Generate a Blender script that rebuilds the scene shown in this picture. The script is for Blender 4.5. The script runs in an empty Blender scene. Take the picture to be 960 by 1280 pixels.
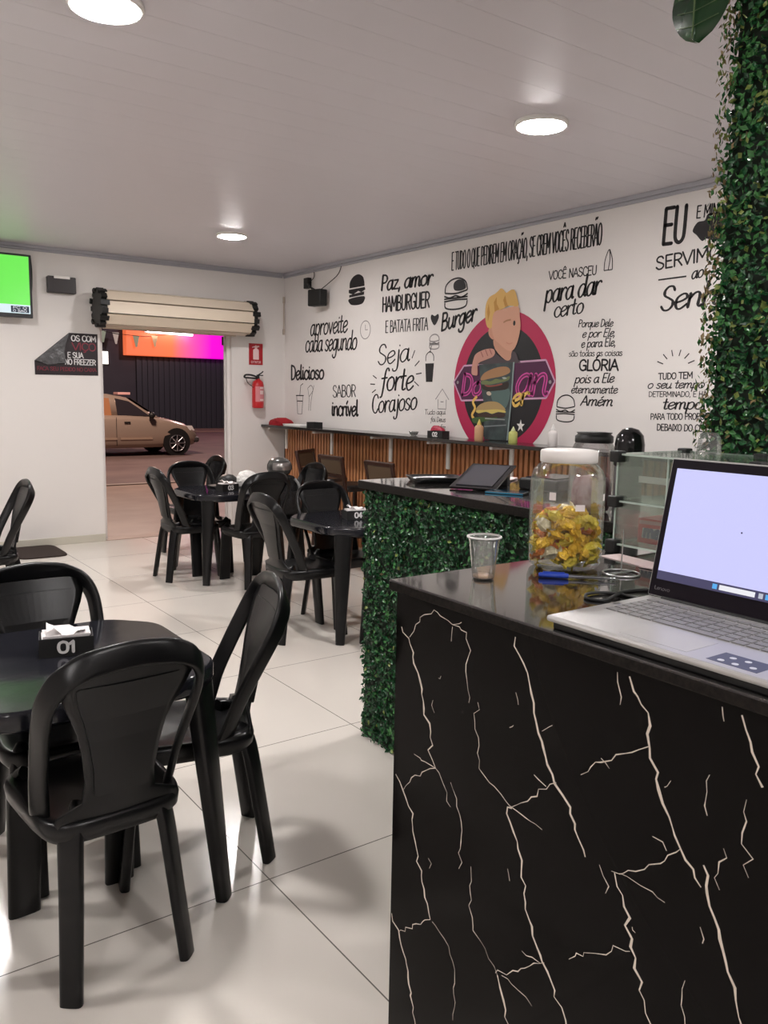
import bpy, bmesh, math, random
from mathutils import Vector, Matrix
random.seed(7)
C = bpy.context.scene.collection
SC = bpy.context.scene
PI = math.pi
def R(a): return math.radians(a)

# ---------------------------------------------------------------- camera
F_PX, YAW, PITCH, ROLL, CAM_H = 1033.2, R(35.737), R(7.978), R(1.0406), 1.5
fw = Vector((math.sin(YAW)*math.cos(PITCH), math.cos(YAW)*math.cos(PITCH), -math.sin(PITCH)))
rt = Vector((math.cos(YAW), -math.sin(YAW), 0)); up = rt.cross(fw)
r2 = rt*math.cos(ROLL) + up*math.sin(ROLL); u2 = -rt*math.sin(ROLL) + up*math.cos(ROLL)
cam_d = bpy.data.cameras.new('camera'); cam = bpy.data.objects.new('camera', cam_d); C.objects.link(cam)
m = Matrix.Identity(4)
for i in range(3):
    m[i][0], m[i][1], m[i][2] = r2[i], u2[i], -fw[i]
m.translation = Vector((0, 0, CAM_H))
cam.matrix_world = m
cam_d.sensor_fit = 'HORIZONTAL'; cam_d.sensor_width = 36; cam_d.lens = 36*F_PX/960
cam_d.clip_start = 0.02; cam_d.clip_end = 200
SC.camera = cam
# ---------------------------------------------------------------- world, exposure
wd = bpy.data.worlds.new('night_sky'); SC.world = wd; wd.use_nodes = True
wd.node_tree.nodes['Background'].inputs[0].default_value = (0.012, 0.011, 0.018, 1)
wd.node_tree.nodes['Background'].inputs[1].default_value = 1.0
SC.view_settings.view_transform = 'Standard'; SC.view_settings.look = 'None'
SC.view_settings.gamma = 1; SC.view_settings.use_curve_mapping = False
SC.view_settings.exposure = 0.0
SC.cycles.use_denoising = True
SC.cycles.max_bounces = 10; SC.cycles.transparent_max_bounces = 16
SC.cycles.sample_clamp_indirect = 6
SC.cycles.caustics_reflective = False; SC.cycles.caustics_refractive = False
LAMP_E = 258.0            # radiance of the ceiling lamps' diffusers

# ---------------------------------------------------------------- materials
MATS = {}
def mat(name, col, rough=0.5, metal=0.0, emit=None, es=0.0, alpha=1.0, coat=0.0, spec=0.5, bump=None, var=None, trans=0.0, ior=1.45):
    if name in MATS: return MATS[name]
    M = bpy.data.materials.new(name); M.use_nodes = True
    nt = M.node_tree; b = nt.nodes['Principled BSDF']; I = b.inputs
    I['Base Color'].default_value = (*col, 1); I['Roughness'].default_value = rough; I['Metallic'].default_value = metal
    I['Alpha'].default_value = alpha; I['Coat Weight'].default_value = coat; I['Specular IOR Level'].default_value = spec
    I['Transmission Weight'].default_value = trans; I['IOR'].default_value = ior
    if emit: I['Emission Color'].default_value = (*emit, 1); I['Emission Strength'].default_value = es
    tc = None
    if bump or var:
        tc = nt.nodes.new('ShaderNodeTexCoord')
    if bump:
        n = nt.nodes.new('ShaderNodeTexNoise'); n.inputs['Scale'].default_value = bump[0]; n.inputs['Detail'].default_value = 3
        bp = nt.nodes.new('ShaderNodeBump'); bp.inputs['Strength'].default_value = bump[1]; bp.inputs['Distance'].default_value = bump[2] if len(bump) > 2 else 0.01
        nt.links.new(tc.outputs['Object'], n.inputs['Vector']); nt.links.new(n.outputs['Fac'], bp.inputs['Height']); nt.links.new(bp.outputs['Normal'], I['Normal'])
    if var:
        n = nt.nodes.new('ShaderNodeTexNoise'); n.inputs['Scale'].default_value = var[0]; n.inputs['Detail'].default_value = 4
        r = nt.nodes.new('ShaderNodeValToRGB')
        r.color_ramp.elements[0].position = 0.35; r.color_ramp.elements[1].position = 0.65
        r.color_ramp.elements[0].color = (*col, 1); r.color_ramp.elements[1].color = (*var[1], 1)
        nt.links.new(tc.outputs['Object'], n.inputs['Vector']); nt.links.new(n.outputs['Fac'], r.inputs['Fac']); nt.links.new(r.outputs['Color'], I['Base Color'])
    MATS[name] = M
    return M
def clear_mat(name, tint, refl=0.06, rough=0.03, haze=0.0, hcol=(.8, .8, .8)):
    """thin clear sheet: mostly straight-through light plus a fresnel gloss"""
    if name in MATS: return MATS[name]
    M = bpy.data.materials.new(name); M.use_nodes = True; nt = M.node_tree; nt.nodes.clear()
    o = nt.nodes.new('ShaderNodeOutputMaterial'); t = nt.nodes.new('ShaderNodeBsdfTransparent'); g = nt.nodes.new('ShaderNodeBsdfGlossy')
    mx = nt.nodes.new('ShaderNodeMixShader'); lw = nt.nodes.new('ShaderNodeLayerWeight'); lw.inputs['Blend'].default_value = 0.35
    ma = nt.nodes.new('ShaderNodeMath'); ma.operation = 'MULTIPLY_ADD'; ma.inputs[1].default_value = 0.55; ma.inputs[2].default_value = refl
    t.inputs[0].default_value = (*tint, 1); g.inputs['Roughness'].default_value = rough; g.inputs['Color'].default_value = (0.9, 0.95, 0.92, 1)
    nt.links.new(lw.outputs['Fresnel'], ma.inputs[0]); nt.links.new(ma.outputs[0], mx.inputs[0])
    src = t.outputs[0]
    if haze:
        df = nt.nodes.new('ShaderNodeBsdfDiffuse'); df.inputs[0].default_value = (*hcol, 1); tl = nt.nodes.new('ShaderNodeBsdfTranslucent'); tl.inputs[0].default_value = (*hcol, 1)
        m1 = nt.nodes.new('ShaderNodeMixShader'); m1.inputs[0].default_value = .5; m2 = nt.nodes.new('ShaderNodeMixShader'); m2.inputs[0].default_value = haze
        nt.links.new(df.outputs[0], m1.inputs[1]); nt.links.new(tl.outputs[0], m1.inputs[2]); nt.links.new(src, m2.inputs[1]); nt.links.new(m1.outputs[0], m2.inputs[2]); src = m2.outputs[0]
    nt.links.new(src, mx.inputs[1]); nt.links.new(g.outputs[0], mx.inputs[2]); nt.links.new(mx.outputs[0], o.inputs[0])
    MATS[name] = M
    return M
def floor_material():
    M = bpy.data.materials.new('polished_tile'); M.use_nodes = True; nt = M.node_tree; b = nt.nodes['Principled BSDF']; N = nt.nodes.new; L = nt.links.new
    g = N('ShaderNodeNewGeometry'); s = N('ShaderNodeSeparateXYZ'); L(g.outputs['Position'], s.inputs[0])
    ds = []
    for ax, off in (('X', 1.126), ('Y', 2.142)):
        a = N('ShaderNodeMath'); a.operation = 'SUBTRACT'; L(s.outputs[ax], a.inputs[0]); a.inputs[1].default_value = off - 0.445
        d = N('ShaderNodeMath'); d.operation = 'DIVIDE'; L(a.outputs[0], d.inputs[0]); d.inputs[1].default_value = 0.89
        f = N('ShaderNodeMath'); f.operation = 'FRACT'; L(d.outputs[0], f.inputs[0])
        e = N('ShaderNodeMath'); e.operation = 'SUBTRACT'; L(f.outputs[0], e.inputs[0]); e.inputs[1].default_value = 0.5
        h = N('ShaderNodeMath'); h.operation = 'ABSOLUTE'; L(e.outputs[0], h.inputs[0]); ds.append(h)
    mn = N('ShaderNodeMath'); mn.operation = 'MINIMUM'; L(ds[0].outputs[0], mn.inputs[0]); L(ds[1].outputs[0], mn.inputs[1])
    lt = N('ShaderNodeMath'); lt.operation = 'LESS_THAN'; L(mn.outputs[0], lt.inputs[0]); lt.inputs[1].default_value = 0.0024
    nz = N('ShaderNodeTexNoise'); nz.inputs['Scale'].default_value = 1.3; nz.inputs['Detail'].default_value = 3; L(g.outputs['Position'], nz.inputs['Vector'])
    rp = N('ShaderNodeValToRGB'); rp.color_ramp.elements[0].color = (0.71, 0.66, 0.60, 1); rp.color_ramp.elements[1].color = (0.78, 0.73, 0.665, 1)
    L(nz.outputs['Fac'], rp.inputs['Fac'])
    mx = N('ShaderNodeMix'); mx.data_type = 'RGBA'; L(lt.outputs[0], mx.inputs[0]); L(rp.outputs['Color'], mx.inputs[6]); mx.inputs[7].default_value = (0.16, 0.145, 0.125, 1)
    L(mx.outputs[2], b.inputs['Base Color'])
    ro = N('ShaderNodeMath'); ro.operation = 'MULTIPLY_ADD'; L(nz.outputs['Fac'], ro.inputs[0]); ro.inputs[1].default_value = 0.10; ro.inputs[2].default_value = 0.10
    L(ro.outputs[0], b.inputs['Roughness']); b.inputs['Specular IOR Level'].default_value = 0.5
    return M
def granite_material():
    M = bpy.data.materials.new('black_granite'); M.use_nodes = True; nt = M.node_tree; b = nt.nodes['Principled BSDF']; N = nt.nodes.new; L = nt.links.new
    tc = N('ShaderNodeTexCoord'); n = N('ShaderNodeTexNoise'); n.inputs['Scale'].default_value = 260; n.inputs['Detail'].default_value = 2
    r = N('ShaderNodeValToRGB'); r.color_ramp.elements[0].position = 0.56; r.color_ramp.elements[0].color = (0.010, 0.009, 0.009, 1)
    r.color_ramp.elements[1].position = 0.80; r.color_ramp.elements[1].color = (0.13, 0.115, 0.10, 1)
    L(tc.outputs['Object'], n.inputs['Vector']); L(n.outputs['Fac'], r.inputs['Fac']); L(r.outputs['Color'], b.inputs['Base Color'])
    b.inputs['Roughness'].default_value = 0.08; b.inputs['Specular IOR Level'].default_value = 0.8; b.inputs['Coat Weight'].default_value = 0.9; b.inputs['Coat Roughness'].default_value = 0.05
    return M

M_floor = floor_material()
M_granite = granite_material()
def darkened_edges(o):
    """polished top, dull edges darkened in colour to mute reflections"""
    o.data.materials.append(mat('darkened_granite', (0.005, 0.0042, 0.004), 0.5, spec=.15, var=(160, (.016, .013, .011))))  # same granite, darkened in colour where the slab edge reflects less
    for p in o.data.polygons:
        if p.normal.z < .3: p.material_index = 1
    return o
M_wall = mat('wall_paint', (0.79, 0.755, 0.73), 0.55, bump=(60, 0.04, 0.002))
M_ceil = mat('ceiling_lining', (0.68, 0.655, 0.70), 0.42)
M_cornice = mat('grey_cornice', (0.42, 0.42, 0.46), 0.45)
M_base = mat('tile_baseboard', (0.58, 0.55, 0.47), 0.25)
M_blackpl = mat('black_plastic', (0.006, 0.006, 0.0065), 0.28, spec=.35, bump=(900, 0.05, 0.0006))
M_blacktop = mat('black_table_top', (0.012, 0.0125, 0.017), 0.13, spec=.5, bump=(7, 0.07, 0.01))
M_black = mat('matt_black', (0.012, 0.012, 0.012), 0.5)
M_blackgl = mat('gloss_black', (0.010, 0.010, 0.011), 0.12)
M_marble = mat('black_marble', (0.004, 0.0032, 0.0032), 0.09, spec=0.09)
M_vein = mat('marble_vein', (0.74, 0.65, 0.56), 0.25)
M_paint = mat('black_lettering', (0.016, 0.014, 0.015), 0.6)
M_greyink = mat('grey_lettering', (0.30, 0.28, 0.28), 0.6)
M_white = mat('white_plastic', (0.85, 0.83, 0.80), 0.35)
M_tissue = mat('white_tissue', (0.88, 0.84, 0.83), 0.8)
M_leafbase = mat('hedge_backing', (0.006, 0.014, 0.006), 0.8)
M_leaf = [mat('leaf_dark', (0.008, 0.048, 0.017), 0.30), mat('leaf_green', (0.014, 0.085, 0.028), 0.27), mat('leaf_bright', (0.055, 0.19, 0.055), 0.25), mat('leaf_yellow', (0.20, 0.26, 0.06), 0.35), mat('leaf_dry', (0.26, 0.19, 0.09), 0.5)]
M_metal = mat('brushed_metal', (0.62, 0.62, 0.64), 0.3, 1.0)
M_red = mat('red_enamel', (0.52, 0.02, 0.025), 0.3)

# ---------------------------------------------------------------- mesh helpers
class MB:
    def __init__(s): s.v = []; s.f = []; s.m = []; s.s = []
    def add(s, vs, fs, mi=0, smooth=False):
        o = len(s.v); s.v += [tuple(v) for v in vs]
        for f in fs: s.f.append([i+o for i in f]); s.m.append(mi); s.s.append(smooth)
        return s
    def box(s, c, d, mi=0, rot=None, taper=None):
        x, y, z = d[0]/2, d[1]/2, d[2]/2; t = taper or (1, 1)
        vs = [Vector(p) for p in ((-x,-y,-z),(x,-y,-z),(x,y,-z),(-x,y,-z),(-x*t[0],-y*t[1],z),(x*t[0],-y*t[1],z),(x*t[0],y*t[1],z),(-x*t[0],y*t[1],z))]
        if rot is not None: vs = [rot @ v for v in vs]
        vs = [v + Vector(c) for v in vs]
        return s.add(vs, [(3,2,1,0),(4,5,6,7),(0,1,5,4),(1,2,6,5),(2,3,7,6),(3,0,4,7)], mi)
    def bb(s, a, b, mi=0):
        return s.box([(a[i]+b[i])/2 for i in range(3)], [b[i]-a[i] for i in range(3)], mi)
    def loft(s, rings, mi=0, smooth=True, cap=True, closed=True):
        n = len(rings[0]); vs = [p for r in rings for p in r]; fs = []
        for k in range(len(rings)-1):
            for i in range(n if closed else n-1):
                j = (i+1) % n
                fs.append((k*n+i, k*n+j, (k+1)*n+j, (k+1)*n+i))
        s.add(vs, fs, mi, smooth)
        if cap:
            s.add(rings[0], [tuple(range(n))[::-1]], mi, False); s.add(rings[-1], [tuple(range(n))], mi, False)
        return s
    def lathe(s, prof, c=(0,0,0), n=32, mi=0, smooth=True, cap=True, axis='z'):
        rings = []
        for r, z in prof:
            ring = []
            for i in range(n):
                a = 2*PI*i/n; p = (r*math.cos(a), r*math.sin(a), z)
                if axis == 'x': p = (z, r*math.cos(a), r*math.sin(a))
                if axis == 'y': p = (r*math.sin(a), z, r*math.cos(a))
                ring.append((p[0]+c[0], p[1]+c[1], p[2]+c[2]))
            rings.append(ring)
        return s.loft(rings, mi, smooth, cap)
    def tube(s, pts, r, n=8, mi=0, cap=True):
        pts = [Vector(p) for p in pts]; rings = []
        t0 = (pts[1]-pts[0]).normalized(); ref = Vector((0,0,1)) if abs(t0.z) < 0.9 else Vector((1,0,0))
        nx = t0.cross(ref).normalized()
        for i, p in enumerate(pts):
            t = (pts[min(i+1, len(pts)-1)] - pts[max(i-1, 0)]).normalized()
            nx = (nx - t*nx.dot(t)).normalized(); ny = t.cross(nx)
            rr = r[i] if isinstance(r, (list, tuple)) else r
            rings.append([p + nx*rr*math.cos(2*PI*k/n) + ny*rr*math.sin(2*PI*k/n) for k in range(n)])
        return s.loft(rings, mi, True, cap)
    def sweep(s, pts, secs, nrm, mi=0, smooth=True, closed_ends=True):
        """rounded rectangle section (width across path, thickness along nrm)"""
        pts = [Vector(p) for p in pts]; rings = []
        for i, p in enumerate(pts):
            t = (pts[min(i+1, len(pts)-1)] - pts[max(i-1, 0)]).normalized()
            nv = Vector(nrm[i] if isinstance(nrm, list) else nrm); nv = (nv - t*nv.dot(t)).normalized(); b = t.cross(nv)
            w, h = secs[i] if isinstance(secs, list) else secs
            ring = []
            for a in range(16):
                an = 2*PI*a/16; cx, sx = math.cos(an), math.sin(an)
                ex = math.copysign(abs(cx)**0.55, cx)*w/2; ey = math.copysign(abs(sx)**0.55, sx)*h/2
                ring.append(p + b*ex + nv*ey)
            rings.append(ring)
        return s.loft(rings, mi, smooth, closed_ends)
    def build(s, name, mats, parent=None, bevel=0, seg=2, loc=None, auto=True):
        me = bpy.data.meshes.new(name); me.from_pydata(s.v, [], s.f)
        for M in (mats if isinstance(mats, (list, tuple)) else [mats]): me.materials.append(M)
        me.polygons.foreach_set('material_index', s.m); me.polygons.foreach_set('use_smooth', s.s); me.update()
        bm = bmesh.new(); bm.from_mesh(me)
        if bevel:
            bmesh.ops.remove_doubles(bm, verts=bm.verts, dist=1e-6)
            es = [e for e in bm.edges if len(e.link_faces) == 2 and e.calc_face_angle(0) > 0.6]
            bmesh.ops.bevel(bm, geom=es, offset=bevel, segments=seg, affect='EDGES', profile=0.5, clamp_overlap=True)
        bmesh.ops.recalc_face_normals(bm, faces=bm.faces)
        bm.to_mesh(me); bm.free()
        o = bpy.data.objects.new(name, me); C.objects.link(o)
        if parent is not None: o.parent = parent
        if loc is not None: o.location = loc
        return o
def tag(o, label, cat, group=None, kind=None):
    o['label'] = label; o['category'] = cat
    if group: o['group'] = group
    if kind: o['kind'] = kind
    return o
def thing(name, label, cat, loc=(0,0,0), rz=0.0, group=None):
    o = bpy.data.objects.new(name, None); C.objects.link(o); o.location = loc; o.rotation_euler = (0, 0, rz); o.empty_display_size = 0.1
    return tag(o, label, cat, group)
def kids(o): return [c for c in C.objects if c.parent == o]
def dup(root, loc, rz, label, group=None):
    r = root.copy(); C.objects.link(r); r.location = loc; r.rotation_euler = (0, 0, rz); r['label'] = label
    if group: r['group'] = group
    for ch in kids(root):
        c = ch.copy(); C.objects.link(c); c.parent = r
        for g in kids(ch):
            d = g.copy(); C.objects.link(d); d.parent = c
    return r
def struct(o): o['kind'] = 'structure'; return o
def smooth_pts(pts, n=6, closed=False):
    out = []; P = list(pts); N = len(P)
    if N < 3: return P
    for i in range(N-1 if not closed else N):
        g = lambda k: P[k % N] if closed else P[max(0, min(N-1, k))]
        a, b, c, d = g(i-1), g(i), g(i+1), g(i+2)
        for k in range(n):
            t = k/n
            out.append(tuple(0.5*((2*b[q]) + (-a[q]+c[q])*t + (2*a[q]-5*b[q]+4*c[q]-d[q])*t*t + (-a[q]+3*b[q]-3*c[q]+d[q])*t**3) for q in range(len(b))))
    if not closed: out.append(P[-1])
    return out
def selli(w, d, z, n=40, e=0.5, c=(0, 0)):
    return [(c[0]+math.copysign(abs(math.cos(2*PI*i/n))**e, math.cos(2*PI*i/n))*w/2, c[1]+math.copysign(abs(math.sin(2*PI*i/n))**e, math.sin(2*PI*i/n))*d/2, z) for i in range(n)]

# ---------------------------------------------------------------- hand lettering (strokes)
G = {}
def gl(ch, w, *st): G[ch] = (w, [([tuple(map(float, p.split(','))) for p in s.lstrip('-').split()] if not s.startswith('--') else [tuple(map(float, p.split(','))) for p in s[2:].split()], s.startswith('--')) for s in st])
O = '3.3,10 1.4,8.8 .5,5 1.4,1.2 3.3,0 5.2,1.2 6.1,5 5.2,8.8 3.3,10'
gl('a', 5.9, '5,5.2 3.5,6 1.5,5 .5,2.5 1.3,.3 2.6,0 4.2,1.5 5,5', '5.1,6 4.9,1.5 5.5,.1 6.1,.6')
gl('c', 5.2, '5,4.8 4,6 2.2,5.8 .7,3.8 .8,1.5 2.2,0 4,.3 5.2,1.5')
gl('d', 6, '5,5 3.5,6 1.5,5 .5,2.5 1.3,.3 2.6,0 4.2,1.5 5,4', '5.6,10 5.1,4 4.9,1.2 5.6,.1 6.2,.6')
gl('e', 5.1, '1,2.8 3,3.2 4.8,4.3 4.4,5.8 3,6 1.2,4.8 .6,2.5 1.5,.3 3,0 5.2,1.6')
gl('f', 4.4, '5.5,9 4.8,10 3.6,9.5 2.9,7 2.3,1 1.6,-2.5 .6,-3', '--.6,5.5 4.6,5.8')
gl('g', 5.8, '5,5 3.5,6 1.5,5 .5,2.8 1.3,.6 2.6,.3 4.2,1.8 5,5', '5.2,6 5,1 4.6,-2.5 3,-4 1,-3.5 .6,-2.4')
gl('h', 6, '--1.3,10 .9,0', '1,3 2.5,5.5 4,6 4.9,4.8 4.8,1.2 5.5,.1 6.2,.6')
gl('ı', 2.5, '1.2,6 1,1.2 1.7,.1 2.5,.7')
gl('i', 2.5, '1.2,6 1,1.2 1.7,.1 2.5,.7', '--1.5,8 1.6,8.3')
gl('j', 2.8, '2.2,6 2,-1.5 1.2,-3.8 -.4,-4 -.9,-3', '--2.5,8 2.6,8.3')
gl('l', 2.6, '1.5,10 1,1.4 1.7,.1 2.6,.7')
gl('m', 8.2, '--1,6 .8,0', '.9,3.5 2.3,5.6 3.4,6 4,4.6 3.9,0', '4,3.5 5.2,5.6 6.4,6 7.1,4.6 7,1.2 7.7,.1 8.3,.6')
gl('n', 5.9, '--1,6 .8,0', '.9,3.5 2.5,5.6 4,6 4.8,4.6 4.7,1.2 5.4,.1 6,.6')
gl('o', 5.8, '3.4,6 1.6,5.2 .6,3 1.3,.6 2.8,0 4.6,.9 5.4,3.2 4.8,5.3 3.4,6 2.6,5.6')
gl('p', 5.8, '--1.2,6 .6,-4', '1,4 2.5,5.7 4,6 5.2,4.6 5,1.8 3.6,.1 2,.3 1,1.5')
gl('q', 5.8, '5,5 3.5,6 1.5,5 .5,2.5 1.3,.3 2.6,0 4.2,1.5 5,5', '--5.2,6 4.8,-4')
gl('r', 4.2, '--1,6 .8,0', '.9,3.2 2.2,5.3 3.6,6 4.4,5.4')
gl('s', 4.5, '4,5.2 2.8,6 1.2,5.4 1,4.2 2.6,3 4,1.9 3.4,.3 1.8,0 .5,.8')
gl('t', 3.5, '1.8,9 1.4,1.5 2.1,.1 3.4,.6', '---.2,6 3.4,6.2')
gl('u', 5.9, '1,6 .8,1.8 1.8,0 3.4,.5 4.7,2.5', '5,6 4.7,1.4 5.4,.1 6.1,.6')
gl('v', 5, '--.5,6 2.4,0 4.6,6'); gl('z', 5, '--.6,5.8 4.4,5.8 .6,.2 4.8,.2')
gl('A', 6.2, '--0,0 3,10 6,0', '--1,3.5 5,3.5')
gl('B', 6.1, '--1,0 1,10', '1,10 4,9.6 5,7.8 4,5.7 1,5.3', '1,5.3 4.5,5 5.6,2.7 4.4,.4 1,0')
gl('C', 6, '5.6,8 4.4,9.8 2.6,9.8 1,8 .5,5 1,2 2.6,.2 4.4,.2 5.7,2')
gl('D', 6.4, '--1,0 1,10', '1,10 4,9.2 5.6,7 5.8,4.5 5,1.8 3.4,.4 1,0')
gl('E', 5.4, '--5,10 1,10 1,0 5,0', '--1,5.3 4.4,5.3'); gl('F', 5.2, '--5,10 1,10 1,0', '--1,5.3 4.4,5.3')
gl('G', 6.2, '5.6,8 4.4,9.8 2.6,9.8 1,8 .5,5 1,2 2.6,.2 4.4,.2 5.7,1.6', '--3.6,4.6 5.7,4.6 5.7,.6')
gl('H', 6.4, '--1,0 1,10', '--5.4,0 5.4,10', '--1,5.2 5.4,5.2'); gl('I', 2, '--1,0 1,10')
gl('J', 5, '4,10 4,2 3,.2 1.5,.1 .6,1.5'); gl('L', 5.1, '--1,10 1,0 5,0')
gl('M', 7.8, '--.8,0 1,10 3.9,3 6.8,10 7,0'); gl('N', 6.3, '--1,0 1,10 5.3,0 5.3,10')
gl('O', 6.6, O); gl('Q', 6.8, O, '--4,2.4 6.4,-1')
gl('P', 5.7, '--1,0 1,10', '1,10 4,9.6 5.4,7.6 4.2,5.2 1,4.8'); gl('R', 6, '--1,0 1,10', '1,10 4,9.6 5.4,7.6 4.2,5.2 1,4.8', '--3,4.8 5.6,0')
gl('S', 5.8, '5,8.2 4,9.8 2.2,9.8 1,8.2 1.3,6.3 3.2,5 5,3.6 5.1,1.6 3.8,.1 2,.1 .6,1.7')
gl('T', 6, '--0,10 6,10', '--3,10 3,0'); gl('U', 6.4, '1,10 1,3 1.6,.8 3.2,0 4.8,.8 5.4,3 5.4,10')
gl('V', 6, '--0,10 3,0 6,10'); gl('X', 6, '--.4,10 5.6,0', '--5.6,10 .4,0'); gl('Z', 6, '--.6,10 5.4,10 .6,0 5.6,0')
gl('0', 6.2, O.replace('6.1', '5.8').replace('.5,5 ', '.7,5 ')); gl('1', 4, '--.6,7.6 2.6,10 2.6,0'); gl('2', 6.2, '1,8 2,9.8 4,9.8 5.2,8 4.6,5.6 1,0', '--1,0 5.6,0')
gl('3', 6, '1,8.6 2.6,10 4.6,9.4 5,7.4 3,5.4', '3,5.4 5.2,4 5.2,1.4 3,0 .8,1.4'); gl('4', 6.4, '--4.4,0 4.4,10 .6,3 6,3')
gl(' ', 3.2); gl(',', 2, '1.2,.6 .6,-1.6'); gl('.', 2, '--1,.2 1.1,.4')
ACC = {'Ã': ('A', '1.4,12 2.4,13 3.4,12.2 4.6,13'), 'Ç': ('C', '3.2,0 3.6,-1.4 2.6,-2.4 1.8,-2'), 'Ê': ('E', '--1.4,11.6 3,13.6 4.6,11.6'), 'É': ('E', '--2.4,11.6 4,13.8'),
       'Ó': ('O', '--2.8,11.6 4.4,13.8'), 'Á': ('A', '--2.4,11.6 4,13.8'), 'í': ('ı', '--1.2,7.6 2.8,9.4'), 'ã': ('a', '1,7.6 2.2,8.6 3.2,7.8 4.4,8.6'), 'é': ('e', '--2.4,7.6 4,9.2')}
for ch, (b_, mk) in ACC.items():
    w_, st_ = G[b_]; poly = mk.startswith('--')
    G[ch] = (w_, st_ + [([tuple(map(float, p.split(','))) for p in mk.replace('--', '').split()], poly)])
def ribbon(mb, pts, wfun, P3, mi=0):
    """flat brush stroke along 2D pts; P3 maps (u, v) to 3D"""
    n = len(pts); vs = []; fs = []
    for i, p in enumerate(pts):
        a, b = pts[max(i-1, 0)], pts[min(i+1, n-1)]
        dx, dy = b[0]-a[0], b[1]-a[1]; l = math.hypot(dx, dy) or 1e-9; dx /= l; dy /= l
        h = wfun(i/(n-1) if n > 1 else 0, dx, dy)/2
        vs += [P3(p[0]-dy*h, p[1]+dx*h), P3(p[0]+dy*h, p[1]-dx*h)]
        if i: fs.append((2*i-2, 2*i-1, 2*i+1, 2*i))
    mb.add(vs, fs, mi)
def dot(mb, p, r, P3, mi=0, n=10, ry=None):
    mb.add([P3(p[0]+r*math.cos(2*PI*k/n), p[1]+(ry or r)*math.sin(2*PI*k/n)) for k in range(n)], [tuple(range(n))], mi)
def text(mb, s, L, h, ref, P3, weight=0.12, slant=0.0, contrast=0.2, mi=0, base=(0, 0), tilt=0.0, sx=None):
    """write s from base so that it spans length L; h is the height of `ref` glyph units (10 cap, 6 x-height)"""
    k = h/ref; W = sum(G[c][0] for c in s)
    kx = L/W if sx is None else sx*k
    wt = weight*k*10; x = 0
    def T(u, v): return (base[0] + u*math.cos(tilt) - v*math.sin(tilt), base[1] + u*math.sin(tilt) + v*math.cos(tilt))
    f = lambda t, dx, dy: wt*(1 - contrast*abs(dx))
    for c in s:
        w, st = G[c]
        for pts, poly in st:
            q = [((x+p[0])*kx + p[1]*k*slant, p[1]*k) for p in pts]
            q = [T(*p) for p in q]
            if poly:
                for a, b in zip(q, q[1:]): ribbon(mb, [a, b], f, P3, mi)
                r0 = wt*(1-contrast)/2
                for p in q: dot(mb, p, r0, P3, mi, 8)
            else:
                q = smooth_pts(q, 5); ribbon(mb, q, f, P3, mi)
                for p in (q[0], q[-1]): dot(mb, p, wt*(1-contrast*0.6)/2, P3, mi, 8)
        x += w
    return x*kx
def poly3(mb, pts, P3, mi=0): mb.add([P3(*p) for p in pts], [tuple(range(len(pts)))], mi)

# ================================================================ the room
WX, SY, CZ = 4.578, 8.326, 2.82          # lettered wall, street wall, ceiling
X0, Y0 = -3.2, -2.6
struct(MB().bb((X0-.15, Y0-.15, -.12), (WX+.15, SY+.2, 0)).build('floor', M_floor))
cb = MB(); y = Y0; 
y = 1.926 - .188*25
while y < SY:                                   # lining boards with open v-joints
    a, b = max(y+.0006, Y0-.15), min(y+.1874, SY+.2)
    if b > a: cb.bb((X0-.15, a, CZ), (WX+.15, b, CZ+.014))
    y += .188
cb.bb((X0-.15, Y0-.15, CZ+.004), (WX+.15, SY+.2, CZ+.05))
struct(cb.build('ceiling', M_ceil))
struct(MB().bb((WX, Y0-.15, 0), (WX+.15, SY+.2, CZ)).build('wall_right', M_wall))
struct(MB().bb((X0-.15, Y0-.15, 0), (X0, SY+.2, CZ)).build('wall_left', M_wall))
struct(MB().bb((X0, Y0-.15, 0), (WX, Y0, CZ)).build('wall_back', M_wall))
DX0, DX1, DZ = 2.53, 3.93, 2.20
struct(MB().bb((X0, SY, 0), (DX0, SY+.2, CZ)).bb((DX1, SY, 0), (WX, SY+.2, CZ)).bb((DX0, SY, DZ), (DX1, SY+.2, CZ)).build('wall_front', M_wall))
def cove(name, a, b, axis):
    mb = MB()
    if axis == 'x': mb.bb((a, SY-.035, CZ-.03), (b, SY, CZ)).bb((a, SY-.018, CZ-.05), (b, SY, CZ-.03))
    else: mb.bb((WX-.035, a, CZ-.03), (WX, b, CZ)).bb((WX-.018, a, CZ-.05), (WX, b, CZ-.03))
    struct(mb.build(name, M_cornice, bevel=.004))
cove('trim_1', X0, WX-.035, 'x'); cove('trim_2', Y0, SY, 'y')
struct(MB().bb((X0, SY-.012, 0), (DX0, SY, .075)).build('baseboard_front', M_base, bevel=.003))
struct(MB().bb((DX1+.03, SY-.012, 0), (WX, SY, .075)).build('baseboard_corner', M_base, bevel=.003))

# slatted dado under the shelf
M_slat = mat('slat_wood', (0.42, 0.16, 0.065), 0.38, var=(5, (0.52, 0.23, 0.10)))
M_slatback = mat('slat_backing', (0.035, 0.015, 0.010), 0.7)
t = thing('slatted_wood_panel', 'orange-brown slatted wood panelling under the wall shelf on the lettered wall', 'wall panel', (WX, 0, 0))
MB().bb((-.012, 2.2, 0), (0, SY-.015, 1.12)).build('backing', M_slatback, t)
sb = MB(); y = 2.22
while y < SY-.06:
    sb.bb((-.034, y, 0), (-.0125, y+.033, 1.118)); y += .056
sb.build('slats', M_slat, t)

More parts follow.
